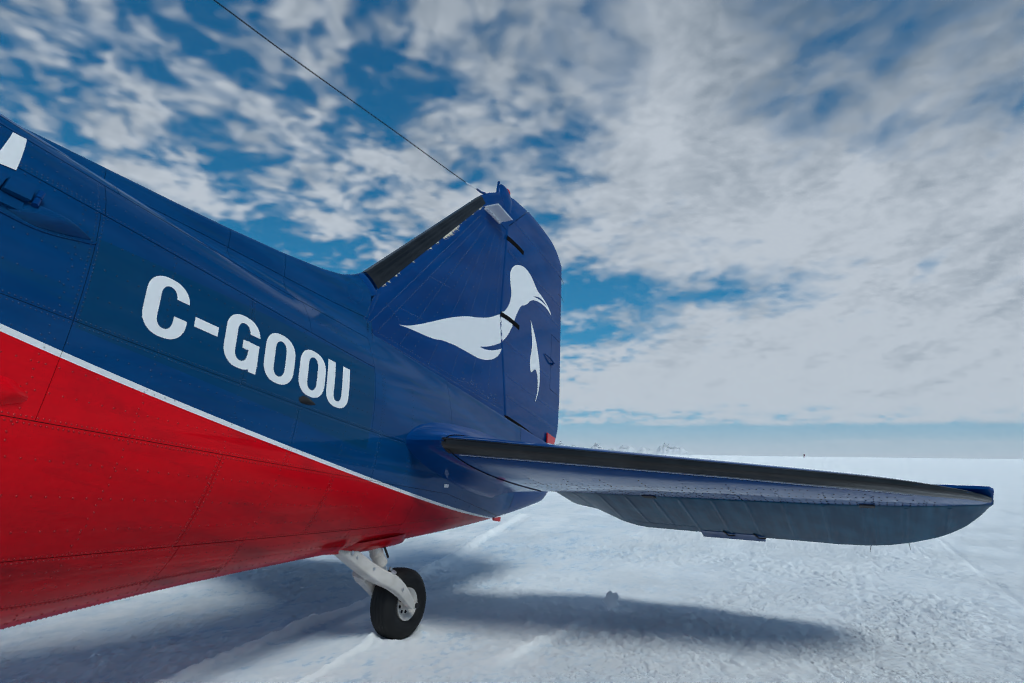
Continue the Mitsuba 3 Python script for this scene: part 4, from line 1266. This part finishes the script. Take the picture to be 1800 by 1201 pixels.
def track_ridge(p, q, h, w, seed, groove=0.0):
    p, q = np.array(p, float), np.array(q, float)
    e = (q - p) / np.linalg.norm(q - p)
    s_ = (X - p[0]) * e[0] + (Y - p[1]) * e[1]
    d = -(X - p[0]) * e[1] + (Y - p[1]) * e[0] + 0.022 * n2(s_, 0 * s_, 2.5, seed, 3)
    L = np.linalg.norm(q - p)
    on = np.clip((s_ + 0.4) / 0.5, 0, 1) * np.clip((L + 0.4 - s_) / 0.5, 0, 1)
    lump = 0.75 + 1.0 * n2(s_, d, 7, seed + 1, 4)
    prof = np.clip(1 - np.abs(d) / w, 0, 1) ** 1.2 * np.where(d > 0, 1.0, 1.0)
    g = np.clip(1 - np.abs(d + np.sign(groove) * (w + 0.09)) / 0.10, 0, 1) ** 0.5 * abs(groove)
    return on * (h * lump * prof - g)


Z += track_ridge((-3.6, 0.10), (-0.197, 0.871), 0.060, 0.060, 21, 0.015)
Z += track_ridge((-0.197, 0.871), (1.1, 1.05), 0.060, 0.065, 22, 0.015)
Z += track_ridge((1.1, 1.05), (9.5, 3.95), 0.075, 0.11, 24, 0.018)
Z += track_ridge((-2.6, -0.50), (-0.10, 0.10), 0.040, 0.045, 27, 0.0)
Z += track_ridge((0.12, -0.98), (1.0, -1.03), 0.035, 0.09, 31, 0.010)
Z += track_ridge((0.8, -2.35), (2.3, -2.42), -0.022, 0.05, 33, 0.0)
Z += track_ridge((3.0, -4.62), (11.5, -4.25), -0.030, 0.07, 35, 0.0)
Z += track_ridge((2.2, -5.6), (16.0, -6.1), -0.026, 0.06, 36, 0.0)
Z += track_ridge((1.0, -3.3), (6.0, -3.0), -0.010, 0.04, 38, 0.0)
# snow squeezed up round the tyre
rr = np.hypot(X * 0.75, Y)
Z += 0.022 * np.exp(-(rr / 0.35) ** 2) + 0.034 * np.exp(-((rr - 0.19) / 0.05) ** 2) * (0.6 + 1.6 * n2(X, Y, 12, 41, 3))
# pressed hollow under the tyre
Z -= 0.012 * np.exp(-((X + 0.0) / 0.14) ** 2 - (Y / 0.13) ** 2)
Z -= np.clip((R - 60) / 600, 0, 1) * 0.0
flat0 = np.exp(-((X) / 0.11) ** 4 - (Y / 0.10) ** 4)
Z = Z * (1 - flat0) + (0.004) * flat0
# the far slope of the ice sheet rising to the mountains
azm = np.degrees(np.arctan2(Y - CAM[1], X - CAM[0]))
Z += np.clip((R - 6000) / 9000, 0, 1) ** 1.5 * 26 * np.exp(-((azm - 24) / 9.0) ** 2)
snow_v = np.stack([X, Y, Z], -1)


RIDGES = [((-3.6, 0.10), (-0.197, 0.871), 0.062), ((-0.197, 0.871), (1.1, 1.05), 0.066), ((1.1, 1.05), (9.5, 3.95), 0.12), ((-2.6, -0.50), (-0.10, 0.10), 0.048), ((0.12, -0.98), (1.0, -1.03), 0.09)]


def snow_col(p, n, uv):
    a_ = fbm(p.x * 0.7, p.y * 1.3, 2.0, 4)
    b_ = fbm(p.x * 3.4 + 1.6 * a_, p.y * 6.5 + 1.0 * a_, 5.0, 5)
    c_ = fbm(p.x * 17 + b_, p.y * 26, 7.0, 4)
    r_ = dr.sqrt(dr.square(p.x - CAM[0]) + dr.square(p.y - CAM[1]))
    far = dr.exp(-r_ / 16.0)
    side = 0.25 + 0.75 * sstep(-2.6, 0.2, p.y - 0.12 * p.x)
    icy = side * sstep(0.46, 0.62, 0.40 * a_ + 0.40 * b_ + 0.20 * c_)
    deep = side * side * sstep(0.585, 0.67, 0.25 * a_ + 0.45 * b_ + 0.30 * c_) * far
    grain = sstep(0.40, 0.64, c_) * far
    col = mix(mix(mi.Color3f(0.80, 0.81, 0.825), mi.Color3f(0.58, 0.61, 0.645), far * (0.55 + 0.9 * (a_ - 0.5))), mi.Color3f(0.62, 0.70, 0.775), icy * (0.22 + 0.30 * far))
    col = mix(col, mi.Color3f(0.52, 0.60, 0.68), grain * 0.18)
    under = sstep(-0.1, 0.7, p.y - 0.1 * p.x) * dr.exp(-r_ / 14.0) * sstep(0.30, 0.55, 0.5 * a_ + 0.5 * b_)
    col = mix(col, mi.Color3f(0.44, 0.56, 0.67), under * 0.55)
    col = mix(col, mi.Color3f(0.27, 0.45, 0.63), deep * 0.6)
    loose = mi.Float(0)
    for (x0, y0), (x1, y1), w_ in RIDGES:
        L = math.hypot(x1 - x0, y1 - y0); ex, ey = (x1 - x0) / L, (y1 - y0) / L
        s_ = (p.x - x0) * ex + (p.y - y0) * ey
        q_ = dr.abs(-(p.x - x0) * ey + (p.y - y0) * ex) + 0.05 * (b_ - 0.5)
        loose = dr.maximum(loose, sstep(w_ * 1.25, w_ * 0.45, q_) * sstep(-0.5, 0.0, s_) * sstep(L + 0.5, L, s_))
    return mix(col, mi.Color3f(0.86, 0.87, 0.88), loose * 0.9)


def snow_bump(p, n, uv):
    r_ = dr.sqrt(dr.square(p.x - CAM[0]) + dr.square(p.y - CAM[1]))
    far = dr.exp(-r_ / 18.0)
    k = fbm(p.x * 26 + 2 * noise(p.x * 5, p.y * 5, 1.0), p.y * 40, p.z * 24, 4)
    return far * (0.038 * k * (0.35 + 1.3 * sstep(0.35, 0.65, fbm(p.x * 0.9, p.y * 1.4, 3.0, 3))) + 0.006 * noise(p.x * 110, p.y * 130, p.z * 90)) + (1 - far) * 0.20 * fbm(p.x * 0.8, p.y * 2.2, 1.0, 5) * dr.exp(-r_ / 400.0)


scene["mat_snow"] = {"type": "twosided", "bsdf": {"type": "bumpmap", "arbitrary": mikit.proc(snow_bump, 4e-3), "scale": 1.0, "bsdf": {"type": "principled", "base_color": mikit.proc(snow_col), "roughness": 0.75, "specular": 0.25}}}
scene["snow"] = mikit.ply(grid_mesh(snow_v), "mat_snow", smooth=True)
labels["snow"] = {"label": "flat wind-packed snow field with tyre tracks and blue icy patches", "category": "snow", "kind": "structure"}

# a loose flat chunk of snow in the shadow of the stabiliser
m = trimesh.creation.icosphere(4)
cv = np.array(m.vertices)
ang_ = np.arctan2(cv[:, 2], cv[:, 1])
star = 0.86 + 0.13 * np.cos(5 * ang_ + 0.6) + 0.05 * np.cos(9 * ang_)
cv = cv * np.stack([0.022 + 0 * star, 0.078 * star, 0.080 * star], -1) * (0.9 + 0.3 * meshkit.fbm(cv * 2.5 + 3, 3, 5))[:, None]
cv[:, 0] += 0.35 * cv[:, 2]
cv = cv + np.array([1.70, -1.14, 0.105])
scene["mat_chunk"] = {"type": "twosided", "bsdf": {"type": "principled", "base_color": rgb(0.88, 0.90, 0.92), "roughness": 0.7}}
scene["snow_chunk"] = mikit.ply((cv, np.array(m.faces)), "mat_chunk", smooth=True)
labels["snow_chunk"] = {"label": "jagged leaf-shaped chunk of snow upright in the shadow below the stabilizer", "category": "snow chunk"}

# ------------------------------------------------------------------ far mountains, marker flag
MD = 26000.0


def az_pos(az, r):
    a_ = math.radians(az)
    return CAM[0] + r * math.cos(a_), CAM[1] + r * math.sin(a_)


def mountain_col(p, n, uv):
    w = fbm(p.x * 0.004, p.y * 0.004, p.z * 0.012, 3)
    s_ = sstep(0.42, 0.58, 0.62 - 0.0011 * (p.z - 190) + 0.9 * (w - 0.5))
    return mix(mi.Color3f(0.13, 0.17, 0.24), mi.Color3f(0.86, 0.88, 0.91), s_)


scene["mat_mountain"] = {"type": "twosided", "bsdf": {"type": "diffuse", "reflectance": mikit.proc(mountain_col)}}
peaks = [(21.6, 190, 0.35), (21.25, 150, 0.3), (20.2, 105, 0.35), (19.2, 150, 0.6), (18.75, 165, 0.35), (17.6, 120, 0.3), (17.2, 90, 0.4), (16.1, 160, 0.20), (15.78, 225, 0.17), (15.4, 190, 0.30), (14.9, 170, 0.35), (14.45, 120, 0.35), (23.5, 150, 0.6), (24.6, 210, 0.5), (26.5, 170, 0.8)]
AZ, RR = np.meshgrid(np.linspace(11.5, 29.5, 420), np.linspace(-1.0, 1.0, 60), indexing="ij")
H = np.zeros_like(AZ)
for pa, ph, pw in peaks:
    H = np.maximum(H, ph * np.clip(1 - np.abs(AZ - pa) / (pw * 2.1), 0, 1) ** 0.9)
env = np.clip(1 - np.abs(RR) ** 1.2, 0, 1)
rug = meshkit.fbm(np.stack([AZ * 3.2, RR * 2.5, 0 * AZ], -1), 4, 71)
H2 = 1.857 * H * env * (0.72 + 0.55 * rug) + 84 * np.clip((AZ - 12.2) / 2.0, 0, 1) * env * np.clip((31 - AZ) / 2, 0, 1) - 6
rad = MD + 1700 * RR
ar = np.radians(AZ)
MV = np.stack([CAM[0] + rad * np.cos(ar), CAM[1] + rad * np.sin(ar), H2], -1)
scene["mountain"] = mikit.ply(grid_mesh(MV), "mat_mountain", smooth=True)
labels["mountain"] = {"label": "distant hazy range of rocky snow-streaked peaks on the horizon behind the rudder", "category": "mountain range", "kind": "structure"}

fx, fy = az_pos(4.9, 640.0)
scene["mat_flag"] = gloss((0.16, 0.012, 0.03), 0.8, 0.0)
pole = tube([(fx, fy, -0.3), (fx, fy, 1.5), (fx, fy, 3.7)], 0.26, 10)
scene["marker_flag__pole"] = mikit.ply(pole, "mat_flag", smooth=40)
fl = []
for i in range(9):
    t = i / 8
    fl.append([(fx + 0.12 * math.sin(5 * t), fy + 0.1 - 0.9 * t + 0.0, z_) for z_ in (1.75 + 0.25 * t, 3.65 - 0.1 * t)])
FV = np.array(fl)
th_ = np.array([0.05, 0, 0])
scene["marker_flag__cloth"] = mikit.ply(cat([grid_mesh(FV), grid_mesh(FV + th_, flip=True)]), "mat_flag")
labels["marker_flag"] = {"label": "tiny dark red marker flag on a pole standing far off on the horizon", "category": "flag"}

# ------------------------------------------------------------------ thin cold haze
scene["haze"] = {"type": "cube", "to_world": T4().translate([0, 0, 298.0]).scale([48000, 48000, 302.0]), "bsdf": {"type": "null"}, "interior": {"type": "ref", "id": "air"}}
labels["haze"] = {"label": "thin pale blue haze over the ice", "category": "haze", "kind": "stuff"}

labels["sky"] = {"label": "blue sky with broken layered cloud", "category": "sky", "kind": "structure"}
